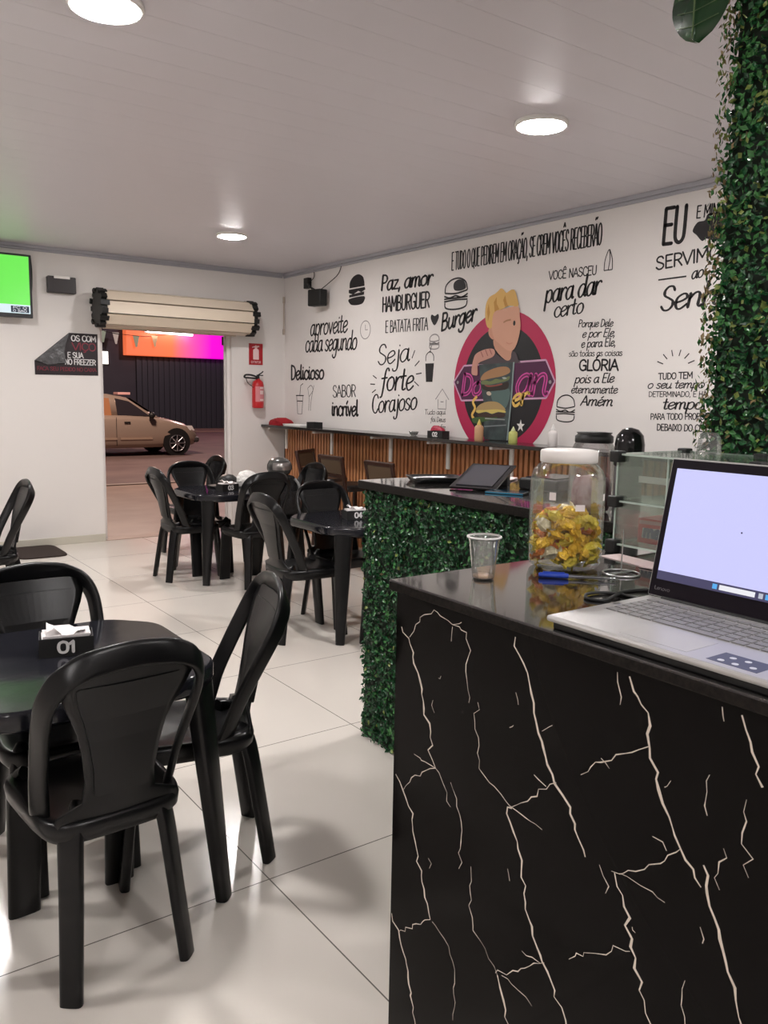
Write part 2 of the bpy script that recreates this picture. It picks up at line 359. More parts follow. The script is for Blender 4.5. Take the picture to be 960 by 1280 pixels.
# wall shelf with its white brackets
M_shelf = mat('dark_shelf', (0.022, 0.018, 0.016), 0.14)
t = thing('wall_shelf', 'long dark wall shelf above the slatted wood panel', 'shelf', (WX, 0, 1.165))
MB().bb((-.30, 2.2, -.028), (0, SY-.002, 0)).build('board', M_shelf, t, bevel=.004)
for y in (8.20, 7.24, 6.21, 5.38, 4.62):
    MB().bb((-.27, y-.018, -.052), (-.036, y+.018, -.030)).bb((-.056, y-.018, -.27), (-.036, y+.018, -.052)).build('bracket', M_white, t, bevel=.003)

# ---------------------------------------------------------------- ceiling lamps
M_diff = mat('lamp_diffuser', (0.9, 0.9, 0.9), 0.4, emit=(1.0, 0.962, 0.945), es=LAMP_E)
def lamp(loc, label):
    t = thing('ceiling_lamp', label, 'ceiling lamp', loc, 0, 'round ceiling lamps')
    MB().lathe([(.128, 0), (.13, -.012), (.124, -.022), (.116, -.022), (.116, -.012), (.116, 0)], n=40).build('rim', M_white, t)
    MB().lathe([(.115, -.010), (.114, -.020), (.09, -.028), (.04, -.031), (.004, -.032)], n=40).build('diffuser', M_diff, t)
lamp((3.127, 6.6, CZ), 'round lit ceiling lamp nearest the street door')
lamp((3.046, 2.992, CZ), 'round lit ceiling lamp in front of the lettered wall, right of the photo')
lamp((.979, 3.05, CZ), 'round lit ceiling lamp above table 01, cut by the top edge')
for x, y, s in ((.98, 6.6, 'above the television end of the room'), (-1.15, 3.05, 'at the far left of the room'), (-1.15, -.6, 'in the near left corner, added to brighten the foreground'), (.98, -.6, 'behind the camera'), (3.05, -.6, 'over the service side of the counter')):  # the near left lamp is added to brighten the foreground floor
    lamp((x, y, CZ), 'round lit ceiling lamp '+s+', outside the photo')

# ---------------------------------------------------------------- street outside
M_asph = mat('asphalt', (0.115, 0.075, 0.068), 0.75, var=(1.2, (0.155, 0.105, 0.092)), bump=(40, .2, .01))
M_pave = mat('pavement', (0.24, 0.16, 0.12), 0.5, var=(2.0, (0.30, 0.21, 0.16)))
struct(MB().bb((-14, SY+.2, -.12), (28, 13.4, -.004)).build('sidewalk_ground', M_pave))
struct(MB().bb((-14, 13.4, -.16), (28, 30.5, -.02)).build('street_ground', M_asph))
struct(MB().bb((-14, 30.5, -.16), (28, 34.5, 0.0)).build('pavement_ground', M_pave))
struct(MB().bb((-14, 13.25, -.1), (28, 13.4, .012)).build('kerb_trim', mat('kerb', (0.30, 0.24, 0.20), 0.6)))
struct(MB().bb((DX0, SY, -.02), (DX1, SY+.2, .004)).build('threshold_trim', mat('threshold', (0.30, 0.21, 0.16), 0.35)))
M_fac = mat('dark_facade', (0.045, 0.045, 0.06), 0.7, var=(.8, (0.06, 0.06, 0.075)))
fb = thing('shop_building', 'dark shop building across the street with a closed metal shutter', 'building', (0, 33.4, 0))
MB().bb((-12, 0, 0), (26, 1.0, 7.5)).build('wall', M_fac, fb)
sm = MB(); x = 11.55
while x < 19.0: sm.bb((x, -.10, 0), (x+.13, -.01, 2.93)); sm.bb((x+.13, -.05, 0), (x+.23, -.01, 2.93)); x += .23
sm.build('roller_shutter', mat('dark_steel', (0.05, 0.055, 0.07), 0.5, 0.3), fb)
MB().bb((9.65, -.06, 3.05), (10.49, -.03, 3.10)).build('window_lintel', M_black, fb)
wn = MB().bb((9.7, -.03, 2.56), (10.44, 0, 3.05)).build('window', mat('lit_window', (.9, .9, .9), .4, emit=(1, .97, .9), es=2.2), fb)
MB().bb((9.65, -.06, 2.50), (10.49, -.03, 2.56)).build('window_sill', M_black, wn)
# lit fascia sign: orange fading to magenta
Ms = bpy.data.materials.new('sign_gradient'); Ms.use_nodes = True; nt = Ms.node_tree; b = nt.nodes['Principled BSDF']
tc = nt.nodes.new('ShaderNodeTexCoord'); sp = nt.nodes.new('ShaderNodeSeparateXYZ'); rp = nt.nodes.new('ShaderNodeValToRGB')
rp.color_ramp.elements[0].color = (0.85, 0.16, 0.06, 1); rp.color_ramp.elements[1].color = (0.80, 0.0, 0.62, 1)
rp.color_ramp.elements[0].position = .30; rp.color_ramp.elements[1].position = .58
nt.links.new(tc.outputs['Generated'], sp.inputs[0]); nt.links.new(sp.outputs['X'], rp.inputs[0]); nt.links.new(rp.outputs[0], b.inputs['Base Color']); nt.links.new(rp.outputs[0], b.inputs['Emission Color'])
b.inputs['Emission Strength'].default_value = 0.85
t = thing('fascia_sign', 'lit shop fascia fading from orange to magenta above the dark shutter across the street', 'sign', (0, 33.4, 0))
MB().bb((11.0, -.55, 2.93), (17.2, -.13, 4.1)).build('panel', Ms, t, bevel=.02)
MB().bb((15.05, -.60, 3.50), (15.55, -.55, 3.85)).build('badge', M_black, t)
MB().bb((10.9, -.6, 4.1), (17.3, -.13, 4.25)).build('cap', M_black, t)
t = thing('tube_light', 'white fluorescent tube glowing across the street above the fascia sign', 'light', (0, 32.60, 0))
MB().tube([(11.75, 0, 3.87), (13.65, 0, 3.83)], .045, 10).build('tube', mat('tube_glow', (1, 1, 1), .4, emit=(1, .95, .98), es=9), t)
MB().tube([(11.75, 0, 3.87), (11.75, .18, 3.9)], .02).tube([(13.65, 0, 3.83), (13.65, .18, 3.86)], .02).bb((11.72, .16, 3.84), (13.68, .2, 3.94)).build('holder', M_white, t)
t = thing('bunting', 'string of small pale pennants hanging before the orange end of the fascia sign', 'bunting', (0, 32.72, 0))
MB().tube(smooth_pts([(9.2, .65, 4.3), (10.05, .0, 3.80), (11.35, -.02, 3.68), (12.1, 0, 3.72), (13.0, .05, 3.95)], 6), .012, 5).build('cord', M_black, t)
for k, (x, z, c) in enumerate(((10.05, 3.52, (.45, .65, .5)), (10.55, 3.48, (.8, .85, .75)), (11.35, 3.40, (.5, .62, .42)), (12.1, 3.44, (.75, .55, .3)))):
    MB().loft([[(x-.13, -.02, z+.28), (x+.13, -.02, z+.28), (x+.13, -.005, z+.28), (x-.13, -.005, z+.28)], [(x-.03, -.04, z-.16), (x+.03, -.04, z-.16), (x+.03, -.025, z-.16), (x-.03, -.025, z-.16)]], smooth=False).build('pennant', mat('pennant_%d' % k, c, .7), t)
# street light that warms the road
def light(name, kind, loc, energy, col, size=.3, rot=None):
    d = bpy.data.lights.new(name, kind); d.energy = energy; d.color = col
    if kind == 'AREA': d.size = size
    else: d.shadow_soft_size = size
    o = bpy.data.objects.new(name, d); C.objects.link(o); o.location = loc
    if rot: o.rotation_euler = rot
    return o
light('street_lamp_light', 'POINT', (5.0, 16.0, 5.8), 1900, (1.0, .74, .62), .4)
light('far_street_lamp_light', 'POINT', (13.0, 24.5, 6.0), 1100, (1.0, .70, .72), .4)

# ---------------------------------------------------------------- car
def car():
    t = thing('hatchback_car', 'beige gold hatchback parked on the street outside the open door', 'car', (0, 20.15, -.02))
    body = mat('car_paint', (0.43, 0.33, 0.26), 0.28, 0.35, coat=.6); dark = M_blackgl
    # stations: x, z sill, z belt, z top of bonnet or roof, half width, half width top
    st = [(4.05, .34, .60, .62, .70, .60), (4.15, .26, .86, .92, .79, .68), (4.6, .22, .93, .97, .82, .72), (5.6, .20, .93, .97, .83, .74), (6.4, .20, .92, .96, .83, .74), (7.05, .20, .89, .93, .83, .72), (7.5, .21, .82, .87, .82, .68), (7.9, .23, .71, .77, .80, .62), (8.12, .25, .60, .64, .74, .56), (8.26, .30, .50, .53, .62, .46)]
    rings = []
    for x, zs, zb, zt, w, wt in st:
        half = [(w*.90, zs), (w*.985, zs+.10), (w, (zs+zb)/2), (w*.985, zb-.06), (w*.94, zb), (wt, zt), (wt*.5, zt+.025)]
        rings.append([(x, a, z) for a, z in half] + [(x, -a, z) for a, z in half[::-1]])
    MB().loft(rings, smooth=True).build('body', body, t)
    # cabin: roof and pillars as a tapered shell
    cab = [(4.25, .90, .95, .70, .66), (4.45, .93, 1.30, .71, .58), (4.75, .94, 1.43, .72, .56), (5.4, .94, 1.475, .72, .57), (6.1, .94, 1.46, .72, .57), (6.55, .93, 1.38, .72, .56), (6.95, .92, 1.12, .71, .60), (7.25, .90, .93, .70, .66)]
    rings = []
    for x, zb, zt, wb, wt in cab:
        h = [(wb, zb), ((wb*.4+wt*.6), zb+(zt-zb)*.62), (wt, zt-.03), (wt*.8, zt)]
        rings.append([(x, a, z) for a, z in h] + [(x, -a, z) for a, z in h[::-1]])
    MB().loft(rings).build('cabin', body, t)
    gm = mat('car_glass', (0.03, 0.025, 0.03), 0.06)
    om = mat('lit_car_glass', (0.38, 0.17, 0.08), 0.12)  # orange cabin light painted into the rear glass colour
    def side(pts, m_, nm):
        mb = MB()
        # side glass follows the cabin's lean
        def P(x, z): f = (z-.94)/.5; return (x, -(.725 - .16*max(0, f)) - .012, z)
        def Q(x, z): a = P(x, z); return (a[0], a[1]+.03, a[2])
        A = [P(*p) for p in pts]; B = [Q(*p) for p in pts]
        mb.loft([B, A], smooth=False); return mb.build(nm, m_, t)
    side([(5.35, .965), (6.12, .965), (6.10, 1.36), (5.40, 1.38)], om, 'rear_window')
    side([(6.26, .965), (7.02, .955), (6.80, 1.12), (6.56, 1.29), (6.24, 1.36)], gm, 'front_window')
    mb = MB(); mb.loft([[(6.62, -.52, 1.37), (6.62, .52, 1.37), (6.66, .52, 1.36), (6.66, -.52, 1.36)], [(7.22, -.62, .965), (7.22, .62, .965), (7.26, .62, .945), (7.26, -.62, .945)]], smooth=False)
    mb.build('windscreen', gm, t)
    MB().box((5.95, -.33, 1.10), (.14, .42, .44)).lathe([(.02, -.1), (.11, -.06), (.12, .04), (.06, .12)], c=(5.9, -.33, 1.36), n=14).build('seat_silhouette', M_black, t)
    for x in (7.66, 5.24):
        for s in (-1, 1):
            w = MB().lathe([(.20, -.06), (.285, -.075), (.30, -.04), (.30, .05), (.285, .08), (.2, .07)], c=(x, s*.74, .30), n=28, axis='y').build('tyre', M_black, t)
            MB().lathe([(.34, -.02), (.345, .0), (.34, .02)], c=(x, s*.80, .32), n=28, axis='y').build('wheel_arch', M_black, t)
            r = MB(); yy = s*.845
            r.lathe([(.195, -.012), (.205, 0), (.195, .012), (.18, .0)], c=(x, yy, .30), n=28, axis='y', cap=False)
            for k in range(8):
                a = 2*PI*k/8; d = (math.cos(a), math.sin(a))
                r.tube([(x+d[0]*.03, yy, .30+d[1]*.03), (x+d[0]*.19, yy, .30+d[1]*.19)], .017, 6)
            r.lathe([(.05, -.015), (.05, .015)], c=(x, yy, .30), n=14, axis='y')
            r.build('rim', M_metal, w)
    for s in (-1, 1):
        MB().loft([[(8.04, s*.73, .60), (8.16, s*.62, .60), (8.10, s*.58, .70), (7.94, s*.72, .715)], [(8.02, s*.76, .60), (8.20, s*.63, .59), (8.14, s*.6, .71), (7.92, s*.755, .72)]], smooth=False).build('headlight', mat('headlight_glass', (.8, .76, .72), .1), t)
        MB().lathe([(.02, -.08), (.075, -.05), (.08, .03), (.03, .07)], c=(7.02, s*.90, .97), n=14, axis='x').build('mirror', M_black, t)
    MB().bb((8.12, -.70, .30), (8.30, .70, .44)).build('bumper', mat('dark_bumper', (.05, .045, .045), .5), t, bevel=.05)
    MB().bb((6.28, -.842, .40), (7.05, -.832, .45)).bb((5.4, -.842, .40), (6.2, -.832, .45)).build('side_trim', mat('trim_paint', (.36, .26, .19), .4), t)
    MB().bb((6.38, -.85, .79), (6.52, -.83, .82)).build('door_handle', M_black, t)
    MB().bb((6.19, -.836, .26), (6.20, -.826, .92)).build('door_seam', M_black, t)
    MB().bb((6.45, -.2, 1.44), (6.75, .15, 1.50)).build('roof_sign', mat('roof_sign_pink', (.8, .45, .42), .5), t, bevel=.01)
car()

# ---------------------------------------------------------------- roller door above the opening
M_cream = mat('cream_steel', (0.70, 0.60, 0.48), 0.38)
t = thing('roller_shutter_door', 'cream steel roller shutter rolled up above the street door', 'roller shutter', (0, 8.13, 2.285))
n = 9; rl = MB()
for k in range(n):                                # facets of the rolled slats
    a0, a1 = 2*PI*k/n+.045, 2*PI*(k+1)/n+.045 - .085
    pr_ = [(.180*math.cos(a0), .180*math.sin(a0)), (.171*math.cos((a0*2+a1)/3), .171*math.sin((a0*2+a1)/3)), (.171*math.cos((a0+a1*2)/3), .171*math.sin((a0+a1*2)/3)), (.180*math.cos(a1), .180*math.sin(a1)), (.15*math.cos(a1), .15*math.sin(a1)), (.15*math.cos(a0), .15*math.sin(a0))]
    rl.loft([[(2.50, p[0], p[1]) for p in pr_], [(4.02, p[0], p[1]) for p in pr_]], smooth=False)
rl.build('roll', M_cream, t)
MB().lathe([(.149, 2.49), (.149, 4.03)], n=20, axis='x').build('inner_roll', M_black, t)
for x, s in ((2.45, 1), (4.02, -1)):
    e = MB().lathe([(.155, x), (.155, x+.05)], n=24, axis='x')
    for k in range(15):
        a = 2*PI*k/15; e.box((x+.025, .170*math.cos(a), .170*math.sin(a)), (.056 + .03*(k % 2), .03, .045), rot=Matrix.Rotation(-a, 3, 'X').inverted())
    e.build('end_plate', M_black, t)
MB().bb((2.535, .085, -.165), (3.925, .11, -.02)).build('curtain', M_cream, t, bevel=.004)
MB().bb((2.535, .070, -.185), (3.925, .125, -.155)).build('bottom_bar', mat('cream_bar', (.6, .5, .4), .4), t, bevel=.004)
MB().tube(smooth_pts([(3.10, .08, -.165), (3.10, .03, -.165), (3.22, .03, -.16), (3.32, .03, -.165), (3.32, .08, -.165)], 4), .008).build('handle', M_metal, t)
for x, s_, sd in ((DX0, 1, 'left'), (DX1, -1, 'right')):
    g_ = MB()
    for y0, y1, d in ((SY+.05, SY+.065, .035), (SY+.115, SY+.13, .035), (SY+.065, SY+.115, .006)):
        g_.bb((min(x, x+s_*d), y0, .005), (max(x, x+s_*d), y1, DZ))
    tag(g_.build('guide_rail', mat('rail_white', (.80, .76, .74), .25)), 'white guide rail of the shutter inside the %s jamb of the street door' % sd, 'rail', 'shutter guide rails')

# ---------------------------------------------------------------- street wall fittings
def wallbox(x0, x1, z0, z1, d): return MB().bb((x0, SY-d, z0), (x1, SY, z1))
t = thing('television', 'flat television showing a green picture, high on the street wall', 'television', (0, 8.2, 0))
MB().bb((.93, -.012, 2.148), (1.888, .035, 2.711)).bb((1.15, .035, 2.25), (1.67, .06, 2.6)).build('casing', mat('tv_casing', (.035, .035, .04), .35), t, bevel=.006)
MB().bb((1.2, .05, 2.35), (1.6, .124, 2.5)).build('wall_mount', M_black, t)
sc = MB().bb((.947, -.0135, 2.185), (1.866, -.012, 2.692)).build('screen', mat('tv_green', (0, 0, 0), .2, emit=(.17, .86, .10), es=1.0), t)
MB().bb((.947, -.0145, 2.185), (1.866, -.0138, 2.262)).build('ticker', mat('tv_white', (0, 0, 0), .2, emit=(.72, .86, .92), es=1), sc)
tk = MB().bb((1.70, -.0155, 2.193), (1.855, -.0148, 2.250), 0)
text(tk, 'FC 0', .12, .02, 10, lambda u, v: (u, -.0157, v), .12, 0, 0, 1, base=(1.715, 2.225)); text(tk, '0 SAO', .12, .018, 10, lambda u, v: (u, -.0157, v), .12, 0, 0, 1, base=(1.715, 2.199))
tk.build('score_box', [mat('tv_dark', (.01, .012, .02), .3, emit=(.02, .03, .05), es=1), mat('tv_text', (.6, .6, .6), .3, emit=(.7, .75, .8), es=1)], sc)
MB().tube(smooth_pts([(1.905, .09, 2.72), (1.915, .1, 2.55), (1.90, .1, 2.35), (1.86, .1, 2.2)], 6), .007).build('cable', M_black, t)
t = thing('emergency_light', 'black emergency light box on the street wall beside the television', 'emergency light', (0, SY, 0))
wallbox(2.045, 2.302, 2.405, 2.556, .07).build('casing', mat('dark_grey_plastic', (.04, .034, .036), .4), t, bevel=.008).location.y = -SY
wallbox(2.10, 2.245, 2.535, 2.562, .075).build('top_strip', M_white, t, bevel=.003).location.y = -SY
# peeling poster
t = thing('torn_poster', 'black poster with one corner folded over, left of the street door', 'poster', (0, SY, 0))
def PW(d): return lambda u, v: (u, -d, v)
pm = MB(); outline = [(1.915, 1.643), (2.502, 1.648), (2.505, 2.046), (2.237, 2.046), (1.915, 1.775)]
pm.loft([[(u, -.001, v) for u, v in outline], [(u, -.004, v) for u, v in outline]], smooth=False)
pm.build('sheet', mat('poster_black', (.018, .012, .015), .45), t)
fm = MB(); fold = [(1.918, 1.775), (2.237, 2.043), (2.20, 1.93), (2.185, 1.86), (2.20, 1.76), (2.03, 1.735)]
cen = (2.11, 1.85)
fm.loft([[(u, -.005, v) for u, v in fold], [(cen[0]+(u-cen[0])*.97, -.012 - .012*abs(math.sin(u*23+v*31)), cen[1]+(v-cen[1])*.97) for u, v in fold], [(cen[0]+(u-cen[0])*.45, -.024, cen[1]+(v-cen[1])*.45) for u, v in fold]], smooth=False)
fm.build('folded_corner', mat('poster_back', (.10, .10, .105), .3, bump=(14, .8, .03)), t)
for nm, mm_, rows in (('white_lettering', mat('poster_white', (.75, .74, .74), .5), (('OS COM', .235, .052, .20, 2.255, 1.972), ('E SUA', .15, .05, .18, 2.215, 1.812), ('NO FREEZER', .29, .05, .18, 2.19, 1.748))),
                      ('red_lettering', mat('poster_red', (.22, .02, .04), .5), (('VIÇO', .225, .07, .15, 2.262, 1.885), ('FACA SEU PEDIDO NO CAIXA', .55, .034, .16, 1.935, 1.685)))):
    tx = MB()
    for s_, L_, h_, w_, u_, v_ in rows: text(tx, s_, L_, h_, 10, PW(.0055), w_, 0, .1, 0, base=(u_, v_))
    tx.build(nm, mm_, t)
# extinguisher sign and extinguisher
t = thing('extinguisher_sign', 'red fire extinguisher sign with a white pictogram right of the street door', 'sign', (0, SY, 0))
MB().bb((4.135, -.006, 1.815), (4.300, -.001, 2.045)).build('plate', mat('sign_red', (.42, .012, .02), .4), t)
pc = MB(); Q = PW(.007)
poly3(pc, [(4.183, 1.872), (4.252, 1.872), (4.252, 1.97), (4.246, 1.985), (4.189, 1.985), (4.183, 1.97)], Q)
poly3(pc, [(4.203, 1.985), (4.232, 1.985), (4.232, 2.0), (4.26, 2.012), (4.255, 2.022), (4.222, 2.02), (4.217, 2.03), (4.21, 2.02), (4.17, 2.008), (4.172, 1.998), (4.203, 2.003)], Q)
text(pc, 'EXTINTOR', .12, .022, 10, Q, .16, 0, 0, 0, base=(4.157, 1.833))
pc.build('pictogram', mat('sign_white', (.85, .62, .62), .5), t)
t = thing('fire_extinguisher', 'red fire extinguisher with black hose hanging on the wall right of the door', 'fire extinguisher', (4.20, SY-.085, 1.345))
MB().lathe([(.05, 0), (.062, .006), (.064, .02), (.064, .25), (.055, .285), (.03, .305), (.02, .32)], n=28).build('cylinder', M_red, t)
lb = MB()
for z0, z1, i in ((.07, .235, 0), (.21, .228, 1), (.15, .19, 1), (.08, .10, 1)):
    a0, a1 = (-.9, .7) if i == 0 else (-.1, .65)
    rr = .0650 if i == 0 else .0656
    pts = [(rr*math.sin(a0+(a1-a0)*k/10), -rr*math.cos(a0+(a1-a0)*k/10)) for k in range(11)]
    lb.add([(x, y, z0) for x, y in pts]+[(x, y, z1) for x, y in pts], [(k, k+1, 12+k, 11+k) for k in range(10)], i, True)
lb.build('label', [mat('label_pink', (.62, .22, .24), .5), mat('label_white', (.8, .6, .58), .5)], t)
MB().lathe([(.018, .315), (.02, .33), (.016, .355)], n=16).bb((-.012, -.01, .35), (.06, .01, .362)).tube([(-.01, 0, .352), (.05, 0, .385), (.062, 0, .40)], .007).build('valve', M_black, t)
MB().tube(smooth_pts([(-.01, -.01, .335), (-.09, -.03, .355), (-.155, -.02, .355), (-.165, -.01, .33), (-.12, -.02, .325), (-.02, -.03, .32)], 6), .010).build('hose', M_black, t)
MB().tube(smooth_pts([(-.15, -.01, .325), (-.13, -.02, .27), (-.08, -.02, .235), (-.06, -.01, .22)], 6), .004).build('hose_tail', M_black, t)
MB().bb((-.02, .06, .16), (.02, .084, .30)).build('wall_hook', M_metal, t)
tag(MB().bb((4.552, SY-.02, 2.50), (4.572, SY, 2.57)).bb((4.558, SY-.012, 2.22), (4.568, SY, 2.5)).bb((4.550, SY-.02, 2.16), (4.572, SY, 2.22)).build('cable_cover', mat('beige_plastic', (.55, .47, .40), .5), bevel=.002), 'thin beige cable cover in the corner of the two walls near the ceiling', 'cable cover')
tag(MB().loft([selli(.44, .62, .001, 32, .35, (1.80, 8.02)), selli(.43, .61, .011, 32, .35, (1.80, 8.02)), selli(.40, .58, .013, 32, .35, (1.80, 8.02))], smooth=False).build('doormat', mat('mat_brown', (.035, .022, .018), .9, bump=(120, .6, .006))), 'dark brown doormat on the tiles against the street wall', 'doormat')

# ---------------------------------------------------------------- lettering on the right wall
def WP(y0, z0, d=.0015): return lambda u, v: (WX - d, y0 - u, z0 + v)
LINES = [
('E TUDO O QUE PEDIREM EM ORAÇÃO, SE CREM VOCÊS RECEBERÃO',5.461,2.548,3.884,2.548,0.143,10,0.095,0,0.3),
('Paz, amor',6.478,2.473,5.716,2.458,0.137,10,0.24,0.12,0.5),
('HAMBURGUER',6.449,2.278,5.742,2.27,0.132,10,0.17,0,0.3),
('E BATATA FRITA',6.394,2.085,5.756,2.076,0.107,10,0.13,0,0.4),
('aproveite',7.767,2.124,7.045,2.125,0.109,6,0.12,0.1,0.2),
('cada segundo',7.869,1.956,6.869,1.951,0.110,6,0.12,0.1,0.2),
('Delicioso',8.181,1.663,7.479,1.667,0.154,10,0.22,0,0.4),
('SABOR',7.303,1.479,6.872,1.489,0.119,10,0.16,0,0.5),
('incrível',7.321,1.292,6.83,1.301,0.093,6,0.2,0,0.4),
('Seja',6.515,1.79,6.016,1.819,0.183,10,0.14,0.15,0.5),
('forte',6.463,1.55,5.954,1.561,0.123,6,0.15,0.15,0.5),
('Corajoso',6.593,1.334,5.888,1.39,0.173,10,0.15,0.15,0.5),
('VOCÊ NASCEU',4.357,2.361,3.912,2.354,0.060,10,0.15,0,0.1),
('para dar',4.389,2.198,3.875,2.222,0.086,6,0.16,0.15,0.5),
('certo',4.293,2.088,4.016,2.103,0.069,6,0.16,0.15,0.5),
('Porque Dele',4.056,2.007,3.751,1.995,0.050,10,0.16,0.15,0.2),
('e por Ele,',4.016,1.933,3.728,1.928,0.055,10,0.16,0.25,0.2),
('e para Ele,',4.019,1.864,3.718,1.864,0.055,10,0.16,0.1,0.2),
('são todas as coisas',4.129,1.805,3.657,1.798,0.043,10,0.15,0,0.2),
('GLÓRIA',4.028,1.705,3.683,1.701,0.073,10,0.2,0,0.1),
('pois a Ele',4.065,1.616,3.718,1.621,0.062,10,0.18,0.25,0.3),
('eternamente',4.093,1.546,3.681,1.547,0.033,6,0.16,0.15,0.2),
('Amém',3.998,1.46,3.72,1.461,0.069,10,0.2,0.3,0.4),
('EU',3.401,2.484,3.226,2.479,0.216,10,0.12,0,0.1),
('E MINHA CASA',3.163,2.607,2.775,2.594,0.071,10,0.13,0,0.1),
('SERVIMOS',3.434,2.331,2.911,2.354,0.078,10,0.16,0,0.1),
('ao',3.168,2.247,3.086,2.253,0.044,6,0.16,0.2,0.3),
('Senhor',3.387,2.07,2.806,2.088,0.146,10,0.17,0.2,0.5),
('TUDO TEM',3.36,1.637,3.109,1.645,0.039,10,0.19,0,0.1),
('o seu tempo',3.442,1.581,3.026,1.585,0.031,6,0.16,0.25,0.2),
('DETERMINADO, E HÁ',3.427,1.527,3.0,1.532,0.033,10,0.16,0,0.1),
('tempo',3.315,1.449,3.027,1.456,0.043,6,0.21,0.2,0.5),
('PARA TODO PROPÓSITO',3.402,1.38,2.914,1.396,0.038,10,0.17,0,0.1),
('DEBAIXO DO CÉU',3.348,1.312,2.983,1.32,0.041,10,0.17,0,0.1),
('Tudo aqui',5.772,1.347,5.485,1.355,0.042,10,0.12,0.1,0.1),
('foi Deus',5.69,1.286,5.482,1.29,0.042,10,0.12,0.1,0.1),
('que fez',5.665,1.224,5.48,1.225,0.042,10,0.12,0.1,0.1),
('Burger',5.58,2.058,5.136,2.124,0.140,10,0.17,0.25,0.2),
]
LN = {l[0]: l for l in LINES}
def doodle(name, label, c, fn, m_=M_paint):
    mb = MB(); P = WP(c[0], c[1]); fn(mb, P); return tag(mb.build(name, m_), label, 'wall drawing')
def letter(keys, label, icon=None):
    mb = MB()
    for k in keys:
        s, ya, za, yb, zb, h, ref, wt, sl, ct = LN[k]
        text(mb, s, math.hypot(ya-yb, zb-za), h, ref, WP(ya, za), wt, sl, ct, 0, tilt=math.atan2(zb-za, ya-yb))
    if icon: icon(mb)
    o = mb.build('wall_lettering', M_paint); return tag(o, label, 'wall lettering')
letter(['E TUDO O QUE PEDIREM EM ORAÇÃO, SE CREM VOCÊS RECEBERÃO'], 'long narrow black sentence along the top of the wall, beginning E TUDO O QUE')
letter(['Paz, amor', 'HAMBURGUER', 'E BATATA FRITA'], 'black wall lettering reading Paz, amor, HAMBURGUER E BATATA FRITA')
letter(['aproveite', 'cada segundo'], 'thin black wall lettering reading aproveite cada segundo')
letter(['Delicioso'], 'bold black wall lettering reading Delicioso')
letter(['SABOR', 'incrível'], 'black wall lettering reading SABOR incrível')
def rays1(mb):
    for (y, z, a, l) in ((5.975, 1.84, 60, .08), (5.93, 1.77, 35, .08), (5.91, 1.70, 5, .08), (5.935, 1.635, -30, .08), (6.52, 1.665, 155, .07), (6.545, 1.61, 178, .08), (6.53, 1.56, 205, .07)):
        P = WP(y, z); ribbon(mb, [(0, 0), (l*math.cos(R(a)), l*math.sin(R(a)))], lambda t, dx, dy: .010, P)
letter(['Seja', 'forte', 'Corajoso'], 'large black brush script reading Seja forte e Corajoso with short rays', rays1)
letter(['Tudo aqui', 'foi Deus', 'que fez'], 'small thin wall script reading Tudo aqui under a house doodle')
letter(['Burger'], 'slanted bold wall lettering reading Burger under the burger drawing')
letter(['VOCÊ NASCEU', 'para dar', 'certo'], 'black wall lettering reading VOCÊ NASCEU para dar certo')
letter(['Porque Dele', 'e por Ele,', 'e para Ele,', 'são todas as coisas', 'GLÓRIA', 'pois a Ele', 'eternamente', 'Amém'], 'eight-line black wall verse with GLÓRIA in the middle, right of the emblem')
def dash(mb): ribbon(mb, [(-.277, -.27), (-.073, -.268)], lambda t, a, b: .010, WP(3.13, 2.536))
def euicon(mb, P):
    poly3(mb, smooth_pts([(-.05, 0), (-.02, .045), (.03, .05), (.05, .085), (.12, .08), (.2, .05), (.2, -.06), (.1, -.075), (.05, -.06), (.02, -.07), (-.02, -.03)], 4, True), P)
letter(['EU', 'E MINHA CASA'], 'large black letters EU high on the wall beside the hedge column')
letter(['SERVIMOS'], 'black capitals beginning SERVI under the large EU beside the hedge column')
letter(['ao', 'Senhor'], 'bold black script beginning Sen under a thin dash beside the hedge column', dash)
doodle('blot_drawing', 'ragged black patch right of the large letters EU', (3.13, 2.536), euicon)
def spark(mb):
    for k in range(6):
        a = R(25 + k*26); P = WP(3.24, 1.70)
        ribbon(mb, [(.10*math.cos(a), .085*math.sin(a)), (.15*math.cos(a), .125*math.sin(a))], lambda t, x, y: .007, P)
letter(['TUDO TEM', 'o seu tempo', 'DETERMINADO, E HÁ', 'tempo', 'PARA TODO PROPÓSITO', 'DEBAIXO DO CÉU'], 'small six-line wall verse beginning TUDO TEM beside the hedge column', spark)

def ln(mb, P, pts, w=.008, sm=True, close=False):
    q = smooth_pts(pts, 5, close) if sm and len(pts) > 2 else list(pts)
    if close: q = q + [q[0]]
    ribbon(mb, q, lambda t, a, b: w, P)
def burger_black(mb, P):
    poly3(mb, smooth_pts([(-.125, .035), (-.12, .12), (-.06, .19), (.03, .21), (.11, .16), (.135, .06), (.13, .035)], 4) + [(-.12, .035)], P)
    poly3(mb, [(-.14, .015), (.14, .02), (.15, -.015), (.08, -.045), (.03, -.02), (-.06, -.06), (-.14, -.03)], P)
    poly3(mb, [(-.13, -.06), (.13, -.04), (.13, -.085), (-.13, -.095)], P)
    poly3(mb, smooth_pts([(-.13, -.115), (.13, -.105), (.12, -.19), (.05, -.215), (-.06, -.21), (-.12, -.18)], 4, True), P)
doodle('burger_silhouette', 'solid black burger drawing near the ceiling, left of Paz, amor', (6.883, 2.52), lambda mb, P: burger_black(mb, lambda u, v: P(u, v*.68)))
